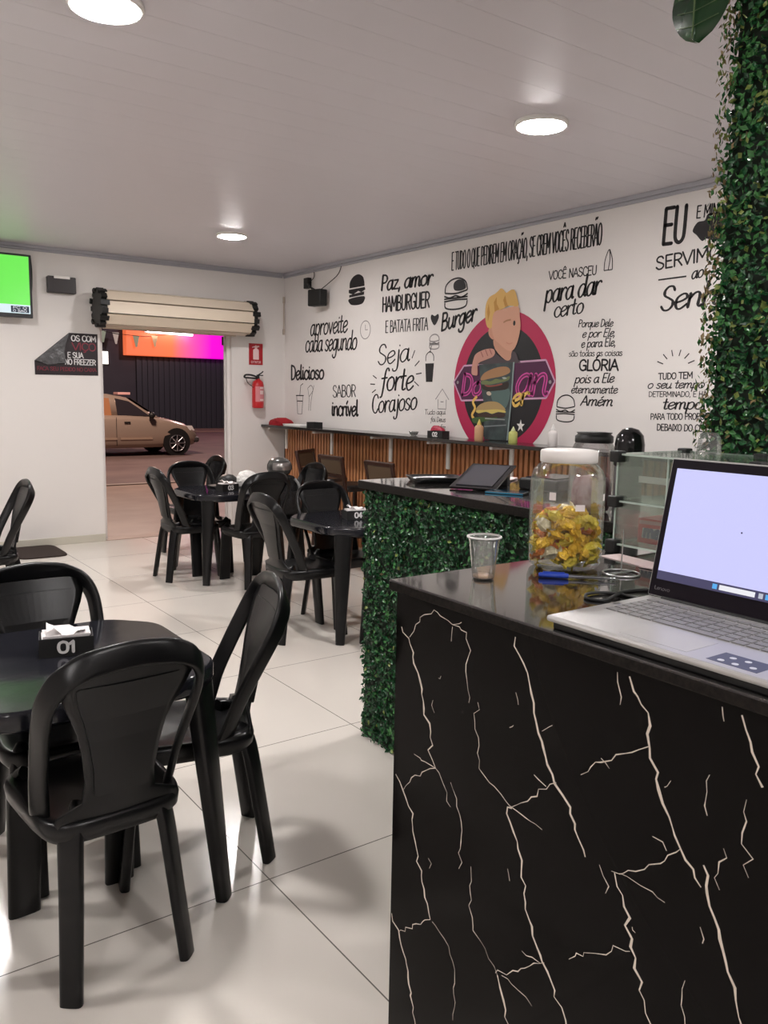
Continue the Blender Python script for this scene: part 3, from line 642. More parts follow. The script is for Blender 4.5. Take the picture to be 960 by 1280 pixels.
def burger_line(mb, P, s=1.0, w=.008, dark=False, sy=None):
    S = lambda pts: [(x*s, y*(sy or s)) for x, y in pts]
    ln(mb, P, S([(-.14, .02), (-.13, .12), (-.06, .19), (.04, .20), (.12, .14), (.145, .03)]), w); ln(mb, P, S([(-.14, .02), (0, .0), (.145, .03)]), w)
    ln(mb, P, S([(-.15, -.02), (-.08, -.05), (0, -.03), (.07, -.06), (.15, -.02)]), w); ln(mb, P, S([(-.15, -.06), (.15, -.06)]), w); ln(mb, P, S([(-.15, -.095), (0, -.085), (.15, -.095)]), w)
    ln(mb, P, S([(-.14, -.11), (-.13, -.18), (-.05, -.21), (.06, -.21), (.13, -.18), (.145, -.11)]), w)
    if dark: poly3(mb, smooth_pts(S([(-.02, .05), (-.03, .14), (.03, .185), (.10, .15), (.125, .06), (.06, .03)]), 4, True), P)
doodle('burger_drawing', 'line-drawn burger with a dark bun patch above the word Burger', (5.395, 2.355), lambda mb, P: burger_line(mb, P, 1.0, .014, True, .60))
doodle('burger_outline', 'thin outlined burger at the lower right of the round emblem', (4.136, 1.437), lambda mb, P: burger_line(mb, P, .60, .009, False, .46))
doodle('burger_sketch', 'small faint burger sketch left of the round emblem', (5.663, 1.974), lambda mb, P: burger_line(mb, P, .46, .010, False, .30), M_greyink)
def clock(mb, P):
    ln(mb, P, [(.085*math.cos(a*PI/8), .085*math.sin(a*PI/8)) for a in range(16)], .008, True, True); ln(mb, P, [(0, .05), (0, 0), (.04, 0)], .008, False)
doodle('clock_drawing', 'thin round clock drawn on the wall beside aproveite', (6.723, 2.129), clock, M_greyink)
def heart(mb, P): poly3(mb, smooth_pts([(0, -.05), (-.045, .01), (-.035, .045), (0, .03), (.035, .045), (.045, .01)], 3, True), lambda u, v: P(u*1.2, v))
doodle('heart_drawing', 'small black heart drawn after E BATATA FRITA', (5.665, 2.16), heart)
def shake(mb, P):
    ln(mb, P, [(-.07, .06), (-.045, -.14), (.045, -.14), (.07, .06)], .008, False); ln(mb, P, [(-.085, .06), (.085, .06)], .010); ln(mb, P, [(0, .06), (.02, .17), (.07, .19)], .009, False)
    ln(mb, P, [(-.06, .0), (.06, .0)], .01)
    ln(mb, P, [(.17, .14), (.20, .03), (.19, -.10)], .006); ln(mb, P, [(.17, .14), (.24, .17), (.28, .12), (.2, .05)], .006); ln(mb, P, [(.30, .17), (.24, .0), (.23, -.1)], .006)
doodle('milkshake_drawing', 'thin drawn milkshake cup and twig under Delicioso', (7.98, 1.43), shake)
def cupd(mb, P):
    poly3(mb, [(-.06, .03), (.06, .03), (.045, -.13), (-.045, -.13)], P); ln(mb, P, [(-.055, .05), (-.05, .10), (0, .13), (.05, .10), (.055, .05)], .008); ln(mb, P, [(0, .12), (.02, .18)], .008)
doodle('cup_drawing', 'small black drawn cup with a domed lid left of the emblem', (5.72, 1.76), cupd)
def house(mb, P):
    ln(mb, P, [(-.09, 0), (0, .09), (.09, 0)], .008, False); ln(mb, P, [(-.055, .0), (-.055, -.08), (.055, -.08), (.055, 0)], .008, False); ln(mb, P, [(-.02, -.02), (.02, -.02)], .008)
doodle('house_drawing', 'small thin house doodle left of the emblem near the shelf', (5.536, 1.48), house, M_greyink)
def pray(mb, P):
    ln(mb, P, [(-.035, -.05), (-.03, .02), (.0, .085), (.01, .02), (.0, -.05)], .007); ln(mb, P, [(.035, -.05), (.03, .02), (.005, .085)], .007); ln(mb, P, [(-.035, -.05), (.035, -.05)], .007)
doodle('praying_hands_drawing', 'small drawn praying hands after VOCÊ NASCEU', (3.815, 2.422), pray)

# ---------------------------------------------------------------- round emblem painted on the wall
def flat(name, mats, parent, build):
    mb = MB(); build(mb); return mb.build(name, mats, parent)
EY, EZ = 4.812, 1.605
em = thing('wall_emblem', 'round crimson emblem with a painted blond man holding a burger banner', 'wall painting', (WX, 0, 0))
def WL(d): return lambda y, z: (-d, y, z)
def circ(r, n=64): return [(EY + r*math.cos(2*PI*k/n), EZ + r*math.sin(2*PI*k/n)) for k in range(n)]
P = WL(.0015)
flat('ring', mat('emblem_crimson', (.47, .018, .085), .5), em, lambda mb: mb.add([P(*p) for p in circ(.572)] + [P(*p) for p in circ(.455)], [(k, (k+1) % 64, 64+(k+1) % 64, 64+k) for k in range(64)]))
flat('disc', mat('emblem_black', (.012, .011, .014), .5), em, lambda mb: poly3(mb, circ(.456), WL(.0014)))
hexo = [(5.385, 1.629), (5.263, 1.76), (4.346, 1.786), (4.248, 1.63), (4.329, 1.507), (5.281, 1.475)]
hx = flat('sign_board', mat('emblem_plum', (.075, .012, .055), .5), em, lambda mb: poly3(mb, hexo, WL(.0030)))
flat('border', mat('neon_pale', (.62, .36, .52), .5), hx, lambda mb: [ribbon(mb, [a, b], lambda t, x, y: .014, WL(.0036)) for a, b in zip(hexo, hexo[1:]+hexo[:1])])
def neon(mb, s, y, z, w_, rf, wa, wb):
    f = lambda u, v: (-.0042, -u, v); e = lambda u, v: (-.0048, -u, v)
    text(mb, s, w_, .165, rf, f, wa, .15, .1, 0, base=(-y, z)); text(mb, s, w_, .165, rf, e, wb, .15, .1, 1, base=(-y, z))
NP = [mat('neon_pink', (.66, .08, .36), .5), mat('neon_core', (.16, .015, .09), .5)]
for a_ in (('Do', 5.290, 1.525, .25, 10, .22, .09), ('an', 4.655, 1.53, .33, 6.6, .15, .06)): flat('neon_script', NP, hx, lambda mb: neon(mb, *a_))
for y in (5.335, 4.295): flat('bolt', M_greyink, hx, lambda mb: dot(mb, (y, 1.625), .014, WL(.0038)))
flat('yellow_script', mat('neon_yellow', (.78, .50, .12), .5), em, lambda mb: text(mb, 'er', .17, .085, 6, lambda u, v: (-.0052, -u, v), .2, .25, .2, 0, base=(-4.685, 1.44), tilt=.12))
flat('yellow_swirl', MATS['neon_yellow'], em, lambda mb: ribbon(mb, smooth_pts([(5.087, 1.512), (5.135, 1.466), (5.107, 1.417), (5.141, 1.36), (5.111, 1.327)], 5), lambda t, x, y: .024, WL(.0052)))
flat('star', M_white, em, lambda mb: poly3(mb, [(4.581 + (.045 if k % 2 == 0 else .018)*math.cos(PI/2+k*PI/5), 1.292 + (.05 if k % 2 == 0 else .02)*math.sin(PI/2+k*PI/5)) for k in range(10)], WL(.003)))
man = [
 ('neck', (.60, .31, .21), [(4.908, 1.965), (4.895, 1.885), (4.774, 1.796), (4.714, 1.803), (4.703, 1.868), (4.78, 1.891)], .0054),
 ('shirt', (.075, .055, .065), [(4.919, 1.886), (4.87, 1.841), (4.774, 1.794), (4.717, 1.8), (4.705, 1.857), (4.657, 1.845), (4.631, 1.793), (4.637, 1.77), (5.075, 1.769), (5.045, 1.822)], .0058),
 ('ear', (.62, .30, .20), [(4.941, 2.057), (4.972, 2.046), (4.977, 2.017), (4.962, 1.984), (4.92, 1.958), (4.893, 1.98)], .0058),
 ('face', (.68, .36, .25), [(4.944, 2.058), (4.94, 2.132), (4.911, 2.172), (4.796, 2.19), (4.654, 2.195), (4.634, 2.122), (4.621, 2.05), (4.634, 1.968), (4.667, 1.892), (4.714, 1.862), (4.779, 1.881), (4.859, 1.931), (4.908, 1.965)], .0062),
 ('hair', (.72, .44, .13), [(5.017, 2.233), (5.02, 2.137), (4.992, 2.06), (4.941, 2.052), (4.936, 2.121), (4.911, 2.172), (4.826, 2.187), (4.752, 2.208), (4.654, 2.195), (4.668, 2.258), (4.698, 2.316), (4.728, 2.326), (4.761, 2.317), (4.79, 2.307), (4.822, 2.335), (4.853, 2.346), (4.88, 2.329), (4.918, 2.31), (4.98, 2.289)], .0066),
]
MO = {}
for nm, c, pts, d in man:
    MO[nm] = flat(nm, mat('painted_'+nm, c, .55), em, lambda mb: poly3(mb, smooth_pts(pts, 3, True), WL(d)))
flat('hair_strand', mat('painted_hair_deep', (.55, .27, .05), .55), MO['hair'], lambda mb: [poly3(mb, p, WL(.0070)) for p in ([(4.911, 2.172), (4.925, 2.246), (4.895, 2.285), (4.892, 2.232), (4.86, 2.19)], [(4.797, 2.201), (4.82, 2.255), (4.80, 2.29), (4.785, 2.243), (4.765, 2.208)], [(4.985, 2.10), (5.0, 2.18), (4.985, 2.24), (4.965, 2.17)])])
flat('eyebrow', mat('painted_brow', (.42, .2, .1), .55), MO['face'], lambda mb: ribbon(mb, smooth_pts([(4.808, 2.084), (4.772, 2.096), (4.727, 2.100)], 4), lambda t, x, y: .012, WL(.0068)))
flat('eye', M_paint, MO['face'], lambda mb: dot(mb, (4.689, 2.072), .013, WL(.0068), ry=.02))
flat('mouth', mat('painted_cheek', (.62, .28, .2), .55), MO['face'], lambda mb: ribbon(mb, smooth_pts([(4.70, 1.925), (4.735, 1.918), (4.77, 1.93)], 4), lambda t, x, y: .008, WL(.0068)))
poster = [(5.074, 1.765), (4.668, 1.778), (4.68, 1.521), (4.709, 1.174), (4.981, 1.168), (5.003, 1.463), (5.038, 1.573)]
bn = flat('burger_banner', mat('banner_teal', (.07, .10, .10), .45, var=(9, (.035, .045, .05))), em, lambda mb: poly3(mb, poster, WL(.0072)))
for nm, c, pts, d in (
 ('banner_edge', (.25, .32, .32), [(4.685, 1.777), (4.668, 1.778), (4.68, 1.521), (4.709, 1.174), (4.725, 1.173), (4.695, 1.521)], .0076),
 ('teal_patch', (.10, .16, .15), [(4.918, 1.562), (4.716, 1.574), (4.725, 1.457), (4.784, 1.413), (4.881, 1.454)], .0076),
 ('bun', (.40, .21, .10), [(5.045, 1.640), (5.02, 1.690), (4.93, 1.725), (4.82, 1.745), (4.735, 1.738), (4.715, 1.700), (4.80, 1.672), (4.93, 1.655)], .0080),
 ('lettuce', (.16, .20, .08), [(5.04, 1.632), (4.99, 1.640), (4.93, 1.632), (4.87, 1.652), (4.80, 1.645), (4.72, 1.672), (4.73, 1.640), (4.85, 1.618), (4.95, 1.606), (5.03, 1.610)], .0082),
 ('patty', (.03, .02, .016), [(5.03, 1.606), (4.93, 1.598), (4.82, 1.612), (4.73, 1.628), (4.735, 1.575), (4.84, 1.560), (4.95, 1.555), (5.02, 1.572)], .0080),
 ('tomato', (.30, .07, .05), [(5.0, 1.604), (4.93, 1.600), (4.86, 1.606), (4.80, 1.616), (4.80, 1.604), (4.88, 1.592), (4.96, 1.588)], .0083),
 ('highlight', (.40, .46, .42), [(4.80, 1.660), (4.77, 1.664), (4.745, 1.655), (4.775, 1.648)], .0084),
 ('highlight', (.60, .50, .38), [(4.972, 1.545), (4.940, 1.552), (4.915, 1.535), (4.93, 1.520), (4.962, 1.525)], .0084),
 ('bun', (.44, .30, .13), [(5.09, 1.400), (5.05, 1.445), (4.95, 1.472), (4.84, 1.468), (4.765, 1.430), (4.755, 1.405), (4.85, 1.412), (4.98, 1.402)], .0080),
 ('cheese', (.66, .52, .14), [(5.09, 1.398), (4.98, 1.404), (4.85, 1.412), (4.755, 1.404), (4.75, 1.388), (4.83, 1.392), (4.90, 1.376), (4.97, 1.390), (5.06, 1.376)], .0086),
 ('patty', (.05, .025, .02), [(5.07, 1.374), (4.97, 1.385), (4.90, 1.372), (4.83, 1.388), (4.755, 1.384), (4.765, 1.352), (4.90, 1.345), (5.05, 1.345)], .0084),
 ('lettuce', (.05, .11, .03), [(5.136, 1.330), (5.06, 1.345), (4.92, 1.345), (4.84, 1.352), (4.86, 1.330), (4.95, 1.322), (5.03, 1.300), (5.11, 1.295)], .0085),
 ('print_line', (.32, .34, .33), [(4.979, 1.342), (4.749, 1.339), (4.752, 1.33), (4.979, 1.331)], .0088),
 ('print_line', (.22, .25, .26), [(4.987, 1.276), (4.732, 1.297), (4.734, 1.288), (4.987, 1.267)], .0088)):
    flat(nm, mat('print_%s_%d' % (nm, int(c[0]*100)), c, .5), bn, lambda mb: poly3(mb, smooth_pts(pts, 3, True) if 'line' not in nm and 'edge' not in nm else pts, WL(d)))
hd = flat('hand', mat('painted_hand', (.58, .29, .23), .55), em, lambda mb: poly3(mb, smooth_pts([(5.158, 1.695), (5.157, 1.75), (5.143, 1.805), (5.118, 1.849), (5.055, 1.874), (4.983, 1.888), (4.911, 1.885), (4.889, 1.853), (4.916, 1.823), (4.995, 1.802), (5.083, 1.773), (5.084, 1.688), (5.12, 1.681)], 3, True), WL(.0092)))
flat('finger_line', mat('painted_hand_line', (.33, .12, .10), .55), hd, lambda mb: [ribbon(mb, [a, b], lambda t, x, y: .009, WL(.0097)) for a, b in (((5.055, 1.869), (5.025, 1.824)), ((5.002, 1.883), (4.971, 1.833)), ((4.954, 1.887), (4.925, 1.843)))])

# wall speaker near the corner
t = thing('wall_speaker', 'small black speaker on a thin arm high on the lettered wall near the corner', 'speaker', (WX, 7.44, 2.48))
MB().box((-.11, 0, 0), (.10, .19, .165), rot=Matrix.Rotation(R(12), 3, 'Z')).build('cabinet', M_black, t, bevel=.01)
MB().bb((-.05, .30, .13), (0, .39, .24)).build('wall_plate', M_black, t, bevel=.006)
MB().tube([(-.03, .35, .19), (-.10, .16, .12), (-.11, .04, .08)], .010).tube([(-.03, .33, .15), (-.12, .10, .10)], .007).build('arm', M_black, t)
MB().tube(smooth_pts([(-.004, .26, .34), (-.02, .22, .24), (-.03, .3, .19)], 5), .004).tube(smooth_pts([(-.004, -.30, .34), (-.03, -.27, .22), (-.06, -.14, .14), (-.1, -.05, .08)], 6), .004).build('cable', M_black, t)

# things standing on the wall shelf
SH = 1.165
def onshelf(y, x=4.42): return (x, y, SH)
t = thing('red_cloth', 'folded red cloth at the corner end of the wall shelf', 'cloth', onshelf(8.15, 4.43))
MB().loft([selli(.22, .24, .0, 24, .6), selli(.24, .26, .02, 24, .6, (.01, .0)), selli(.20, .24, .05, 24, .6, (.0, -.01)), selli(.12, .15, .07, 24, .7, (.02, .02))]).build('fold', mat('red_fabric', (.36, .012, .02), .7, bump=(16, .6, .03)), t)
MB().loft([selli(.16, .07, .04, 20, .6, (-.03, -.09)), selli(.17, .08, .065, 20, .6, (-.03, -.08)), selli(.10, .05, .08, 20, .7, (-.03, -.08))]).build('flap', MATS['red_fabric'], t)
t = thing('white_tray', 'flat white tray beside the red cloth on the wall shelf', 'tray', onshelf(7.78))
MB().loft([selli(.15, .36, 0, 28, .35), selli(.17, .38, .02, 28, .35), selli(.165, .375, .02, 28, .35), selli(.145, .35, .006, 28, .35)]).build('tray', M_white, t)
NUMW = mat('number_white', (.86, .85, .84), .5)
def napkin(loc, rz, num, label, tiss=True):
    t = thing('napkin_box', label, 'napkin holder', loc, rz, 'numbered napkin boxes')
    mb = MB().bb((-.077, -.05, 0), (.077, .05, .006)).bb((-.077, -.05, .006), (.077, -.046, .056)).bb((-.077, .046, .006), (.077, .05, .056)).bb((-.077, -.046, .006), (-.073, .046, .056)).bb((.073, -.046, .006), (.077, .046, .056))
    mb.build('box', M_black, t)
    if num:
        nb = MB(); text(nb, num, .052, .033, 10, lambda u, v: (u, -.0508, v), .28, 0, .1, 0, base=(-.026, .012)); nb.build('number', NUMW, t)
    if tiss:
        tb = MB()
        for k in range(7):
            tb.box((random.uniform(-.004, .004), random.uniform(-.003, .003), .012 + k*.008), (.135, .082, .006), rot=Matrix.Rotation(random.uniform(-.04, .04), 3, 'Z'))
        g = [[(-.055 + .11*i/5, -.035 + .07*j/4, .066 + .012*math.sin(i*1.7+j*.9) + (.018 if i < 2 else 0)*(1 if j > 1 else .4)) for j in range(5)] for i in range(6)]
        tb.loft([[(p[0], p[1], p[2]) for p in r_] for r_ in g], smooth=True, cap=False, closed=False)
        tb.build('tissues', M_tissue, t)
    return t
napkin(onshelf(7.40), R(-90), '', 'small black napkin box without a number on the wall shelf', False)
napkin(onshelf(5.36, 4.40), R(-75), '02', 'black napkin box marked 02 on the wall shelf', False)
t = thing('red_packet', 'crumpled red packet behind the 02 napkin box on the wall shelf', 'packet', onshelf(5.47, 4.49))
MB().loft([selli(.05, .18, 0, 20, .5), selli(.06, .20, .03, 20, .5), selli(.04, .15, .075, 20, .6, (0, .01)), selli(.02, .05, .095, 20, .6, (0, .03))]).build('packet', mat('packet_red', (.45, .02, .06), .4, bump=(30, .6, .02)), t)
t = thing('small_bowl', 'small clear bowl alone on the wall shelf under Corajoso', 'bowl', onshelf(5.72))
MB().lathe([(.02, 0), (.035, .012), (.045, .035), (.043, .035), (.033, .014), (.018, .004)], n=24, cap=False).build('bowl', clear_mat('clear_bowl', (.82, .82, .82), .1), t)
def bottle(loc, col, capc, label, h=.15, r=.03):
    t = thing('sauce_bottle', label, 'bottle', loc)
    MB().lathe([(r*.9, 0), (r, .006), (r, h*.62), (r*.86, h*.72), (r*.42, h*.78)], n=24).build('body', mat('bottle_%d' % int(col[0]*1000), col, .35), t)
    MB().lathe([(r*.5, h*.78), (r*.48, h*.83), (r*.16, h*1.0), (r*.08, h*1.06)], n=20).build('nozzle', mat('cap_%d' % int(capc[0]*1000), capc, .4), t)
bottle(onshelf(4.88), (.66, .40, .22), (.75, .58, .15), 'peach sauce bottle standing in front of the burger banner', .16, .036)
bottle(onshelf(4.50), (.55, .58, .18), (.62, .68, .35), 'yellow-green sauce bottle right of the burger banner', .12, .034)
bottle(onshelf(4.10), (.78, .74, .72), (.82, .80, .78), 'white sauce bottle at the right end of the visible shelf', .15, .034)

# ================================================================ furniture
# ---- plastic chair: faces +y
def chair_proto(label, loc, rz):
    t = thing('plastic_chair', label, 'chair', loc, rz, 'black plastic chairs')
    s = MB(); e = .42
    def ring(w, d, z, dy=0, tw=0): return [(x*(1 + tw*(y)), y+dy, z) for x, y, z in selli(w, d, z, 48, e)]
    s.loft([ring(.355, .375, .385, .005, .25), ring(.385, .405, .405, .005, .25), ring(.392, .412, .43, .005, .25), ring(.384, .404, .445, .005, .25), ring(.355, .375, .448, .005, .25), ring(.30, .32, .438, .0, .2), ring(.16, .17, .428, 0, .1), ring(.02, .02, .425, 0, 0)], cap=True)
    s.build('seat', M_blackpl, t)
    # back hoop
    def by(z): return -.175 - max(0, z-.44)*.20 - max(0, z-.70)*.18
    pts = [(-.166, -.080, .425), (-.172, -.098, .455), (-.181, -.133, .55), (-.190, -.183, .65), (-.196, -.228, .735), (-.190, by(.795)+.004, .795), (-.163, by(.842), .842), (-.112, by(.870), .870), (-.055, by(.880), .880)]
    pts = pts + [(0, by(.884), .884)] + [(-x, y, z) for x, y, z in pts[::-1]]
    ws = [.060, .058, .054, .054, .054, .056, .060, .063, .064]; ws = ws + [.064] + ws[::-1]
    pp = smooth_pts([(*p, w_) for p, w_ in zip(pts, ws)], 4)
    nr = [Vector((p[0]*7.5, -1, .25)).normalized() for p in pp]
    MB().sweep([p[:3] for p in pp], [(p[3], .022) for p in pp], nr).build('backrest', M_blackpl, t)
    # lower rail and splat
    sp = MB(); rows = []; zs = [.425, .445, .462, .485, .54, .62, .68, .72, .77, .81, .855]
    hw = [.150, .158, .155, .094, .088, .098, .111, .127, .150, .164, .150]
    N = 12; front, back = [], []
    for z, w_ in zip(zs, hw):
        front.append([(w_*(2*i/N-1), by(max(z, .44)) + .008 - .014*(1-(2*i/N-1)**2), z) for i in range(N+1)])
        back.append([(x, y-.011, z2) for x, y, z2 in front[-1]])
    rings = [f + b[::-1] for f, b in zip(front, back)]
    sp.loft(rings); so = sp.build('back_panel', M_blackpl, t)
    ip = MB(); rr = []
    for z, w_ in zip((.505, .51, .58, .66, .72, .77, .81, .815), (.064, .070, .074, .088, .104, .122, .130, .124)):
        row = [(w_*(2*i/N-1), by(z) + .0105 - .014*(1-(w_/.11*.75*(2*i/N-1))**2), z) for i in range(N+1)]
        rr.append(row + [(x, y-.017, z2) for x, y, z2 in row[::-1]])
    ip.loft(rr, smooth=False); ip.build('inset', M_blackpl, so)
    for sx in (-1, 1):
        q = smooth_pts([(sx*.090, -.115, .435), (sx*.112, -.155, .428), (sx*.124, -.178, .385), (sx*.136, -.205, .22), (sx*.153, -.236, 0)], 4)
        n_ = len(q); MB().sweep(q, [(.072 - .016*i/(n_-1), .034 - .006*i/(n_-1)) for i in range(n_)], (sx*.95, -1, 0)).build('leg', M_blackpl, t)
        q = smooth_pts([(sx*.120, .15, .43), (sx*.135, .172, .40), (sx*.138, .19, .25), (sx*.140, .215, 0)], 4)
        n_ = len(q); MB().sweep(q, [(.10 - .012*i/(n_-1), .040 - .008*i/(n_-1)) for i in range(n_)], (0, -1, 0)).build('leg', M_blackpl, t)
    return t
ch = chair_proto('black plastic chair in the foreground, seen from behind at table 01', (.612, 2.178, 0), R(3))
G_ = 'black plastic chairs'
for (x, y, a, lb) in (
    (.985, 2.445, 76, 'black plastic chair turned sideways at the right side of table 01'),
    (.64, 2.66, 180, 'black plastic chair behind table 01, facing the camera'),
    (.965, 5.80, 90, 'black plastic chair at the left edge of the photo by the blank street wall'),
    (2.61, 6.36, -90, 'black plastic chair at the left side of table 03, seen edge-on'),
    (2.80, 6.53, 180, 'black plastic chair behind table 03, facing the camera before the open door'),
    (2.95, 5.90, 0, 'black plastic chair before table 03, its back towards the camera and hiding the backpack'),
    (3.02, 7.32, 90, 'black plastic chair beside the right door jamb, mostly hidden by table 03'),
    (3.46, 6.23, 90, 'black plastic chair at the right side of table 03 carrying the backpack and helmet'),
    (2.565, 4.43, -90, 'black plastic chair at the left side of table 04'),
    (2.96, 4.60, 180, 'black plastic chair behind table 04, facing the camera'),
    (2.93, 3.83, 0, 'black plastic chair at the near side of table 04, mostly behind the hedge counter')):
    dup(ch, (x, y, 0), R(a), lb, G_)
# ---- square plastic table with cut corners
def table_proto(label, loc):
    t = thing('square_table', label, 'table', loc, 0, 'square black tables'); H = .71; a = .375; c = .13
    oc = [(-a+c, -a), (a-c, -a), (a, -a+c), (a, a-c), (a-c, a), (-a+c, a), (-a, a-c), (-a, -a+c)]
    def oct_(s, z): return [(x*s, y*s, z) for x, y in oc]
    # round the corners of the outline a little
    def rnd(s, z): return smooth_round([(x*s, y*s) for x, y in oc], .05, z)
    MB().loft([rnd(.90, H-.055), rnd(.985, H-.055), rnd(1.0, H-.045), rnd(1.0, H-.012), rnd(.992, H-.003), rnd(.975, H)], smooth=True).build('tabletop', M_blacktop, t)
    for sx in (-1, 1):
        for sy in (-1, 1):
            q = [(sx*(.295+.05*k/6), sy*(.295+.05*k/6), H-.05-(H-.05)*k/6) for k in range(7)]
            MB().sweep(q, [(.115-.06*k/6, .058-.018*k/6) for k in range(7)], (sx, sy, 0)).build('leg', M_blackpl, t)
    return t
def smooth_round(P, r, z, n=4):
    out = []; N = len(P)
    for i in range(N):
        a, b, c = Vector(P[i-1]), Vector(P[i]), Vector(P[(i+1) % N])
        p = b + (a-b).normalized()*r; q = b + (c-b).normalized()*r
        for k in range(n+1):
            t = k/n; v = p*(1-t)**2 + b*2*t*(1-t) + q*t*t; out.append((v.x, v.y, z))
    return out
tb0 = table_proto('square black table 01 in the foreground at the left edge', (.623, 2.478, 0))
dup(tb0, (2.93, 6.31, 0), 0, 'square black table 03 near the open street door')
dup(tb0, (2.978, 4.436, 0), 0, 'square black table 04 beside the hedge counter')
napkin((.645, 2.545, .71), R(-14), '01', 'black napkin box marked 01 on the foreground table')
napkin((2.89, 6.22, .71), R(8), '03', 'black napkin box marked 03 on the table near the street door')
napkin((2.955, 4.42, .71), R(-14), '04', 'black napkin box marked 04 on the table beside the hedge counter')
# ---- backpack, helmet, white bag at table 03
t = thing('backpack', 'black backpack with grey straps on the seat at the right side of table 03', 'backpack', (3.37, 6.22, .449))
MB().loft([selli(.24, .20, .0, 28, .6), selli(.29, .25, .06, 28, .6), selli(.29, .25, .20, 28, .6), selli(.27, .22, .31, 28, .65, (.01, 0)), selli(.22, .18, .36, 28, .7, (.01, 0)), selli(.16, .14, .372, 28, .8, (.0, 0))]).build('bag', mat('black_nylon', (.010, .010, .011), .6, bump=(18, .7, .03)), t)
MB().loft([selli(.22, .04, .05, 20, .5, (0, -.13)), selli(.25, .09, .12, 20, .5, (0, -.13)), selli(.22, .06, .24, 20, .5, (0, -.125))]).build('pocket', MATS['black_nylon'], t)
MB().tube(smooth_pts([(-.10, -.09, .34), (-.13, -.14, .27), (-.14, -.13, .15), (-.12, -.10, .05)], 5), .010).build('strap', mat('strap_grey', (.22, .22, .22), .5), t)
MB().tube(smooth_pts([(.10, -.09, .34), (.12, -.14, .27), (.11, -.14, .12)], 5), .012).build('strap', MATS['strap_grey'], t)
t = thing('motorcycle_helmet', 'dark helmet with a shiny visor on top of the backpack by table 03', 'helmet', (3.37, 6.22, .831))
MB().lathe([(.07, -.01), (.088, .0), (.105, .04), (.104, .075), (.088, .11), (.055, .132), (.005, .14)], n=32).build('shell', mat('helmet_grey', (.06, .058, .055), .2), t)
v = MB(); rows = []
for z, r_ in ((.035, .106), (.055, .1085), (.08, .106), (.098, .098)):
    rows.append([(r_*1.01*math.cos(R(a)), r_*1.01*math.sin(R(a)), z) for a in range(-150, -29, 12)])
v.loft(rows, cap=False, closed=False); v.build('visor', mat('visor_glass', (.30, .28, .27), .05, .6), t)
t = thing('white_bag', 'crumpled white bag on table 03 behind the napkin box', 'bag', (3.17, 6.42, .71))
MB().loft([selli(.17, .13, 0, 24, .7), selli(.22, .17, .03, 24, .7), selli(.20, .15, .08, 24, .7, (.01, 0)), selli(.12, .09, .125, 24, .8, (.0, .01)), selli(.03, .03, .14, 24, .9)]).build('bag', mat('bag_white', (.72, .70, .67), .6, bump=(22, .9, .03)), t)
t = thing('black_hat', 'black cap lying beside the white bag on table 03', 'hat', (3.02, 6.49, .71))
MB().lathe([(.085, 0), (.088, .03), (.075, .075), (.045, .10), (.004, .108)], n=24).build('crown', M_black, t)
MB().loft([selli(.13, .16, .012, 24, .8, (-.12, -.02)), selli(.125, .155, .02, 24, .8, (-.12, -.02))]).build('brim', M_black, t)
# ---- bar stools under the wall shelf
M_stool = mat('stool_wood', (.045, .018, .012), .35)
def stool(loc, rz, label, first=None):
    t = thing('bar_stool', label, 'bar stool', loc, rz, 'dark bar stools')
    MB().loft([selli(.36, .36, .66, 28, .35), selli(.38, .38, .675, 28, .35), selli(.38, .38, .70, 28, .35), selli(.34, .34, .715, 28, .35)]).build('seat', mat('stool_vinyl', (.02, .016, .015), .3), t)
    for sx in (-1, 1):
        MB().sweep([(sx*.18, .18, 0), (sx*.16, .16, .66)], (.034, .034), (0, 1, 0)).build('leg', M_stool, t)
        MB().sweep(smooth_pts([(sx*.18, -.20, 0), (sx*.165, -.165, .45), (sx*.17, -.165, .70), (sx*.185, -.215, .965)], 4), (.034, .032), (0, 1, 0)).build('leg', M_stool, t)
        MB().bb((sx*.172-.012, -.17, .24), (sx*.172+.012, .17, .27)).build('stretcher', M_stool, t)
    MB().bb((-.16, .158, .28), (.16, .182, .31)).build('footrest', M_stool, t)
    b = MB(); b.box((0, -.208, .955), (.40, .030, .034), rot=Matrix.Rotation(R(9), 3, 'X')).box((0, -.182, .795), (.36, .026, .03), rot=Matrix.Rotation(R(9), 3, 'X')); b.build('back_rail', M_stool, t, bevel=.005)
    MB().box((0, -.195, .876), (.325, .022, .125), rot=Matrix.Rotation(R(11), 3, 'X')).build('back_pad', mat('stool_pad', (.115, .075, .045), .45), t, bevel=.006)
    return t
b0 = stool((4.19, 6.82, 0), R(-20), 'dark wooden bar stool farthest along the wall shelf, turned sideways')
b0.rotation_euler.z = R(-145)
dup(b0, (4.08, 6.20, 0), R(-90), 'middle dark wooden bar stool with a brown back pad, by the slatted panel', 'dark bar stools')
dup(b0, (4.08, 5.46, 0), R(-90), 'dark wooden bar stool just left of the hedge counter top', 'dark bar stools')

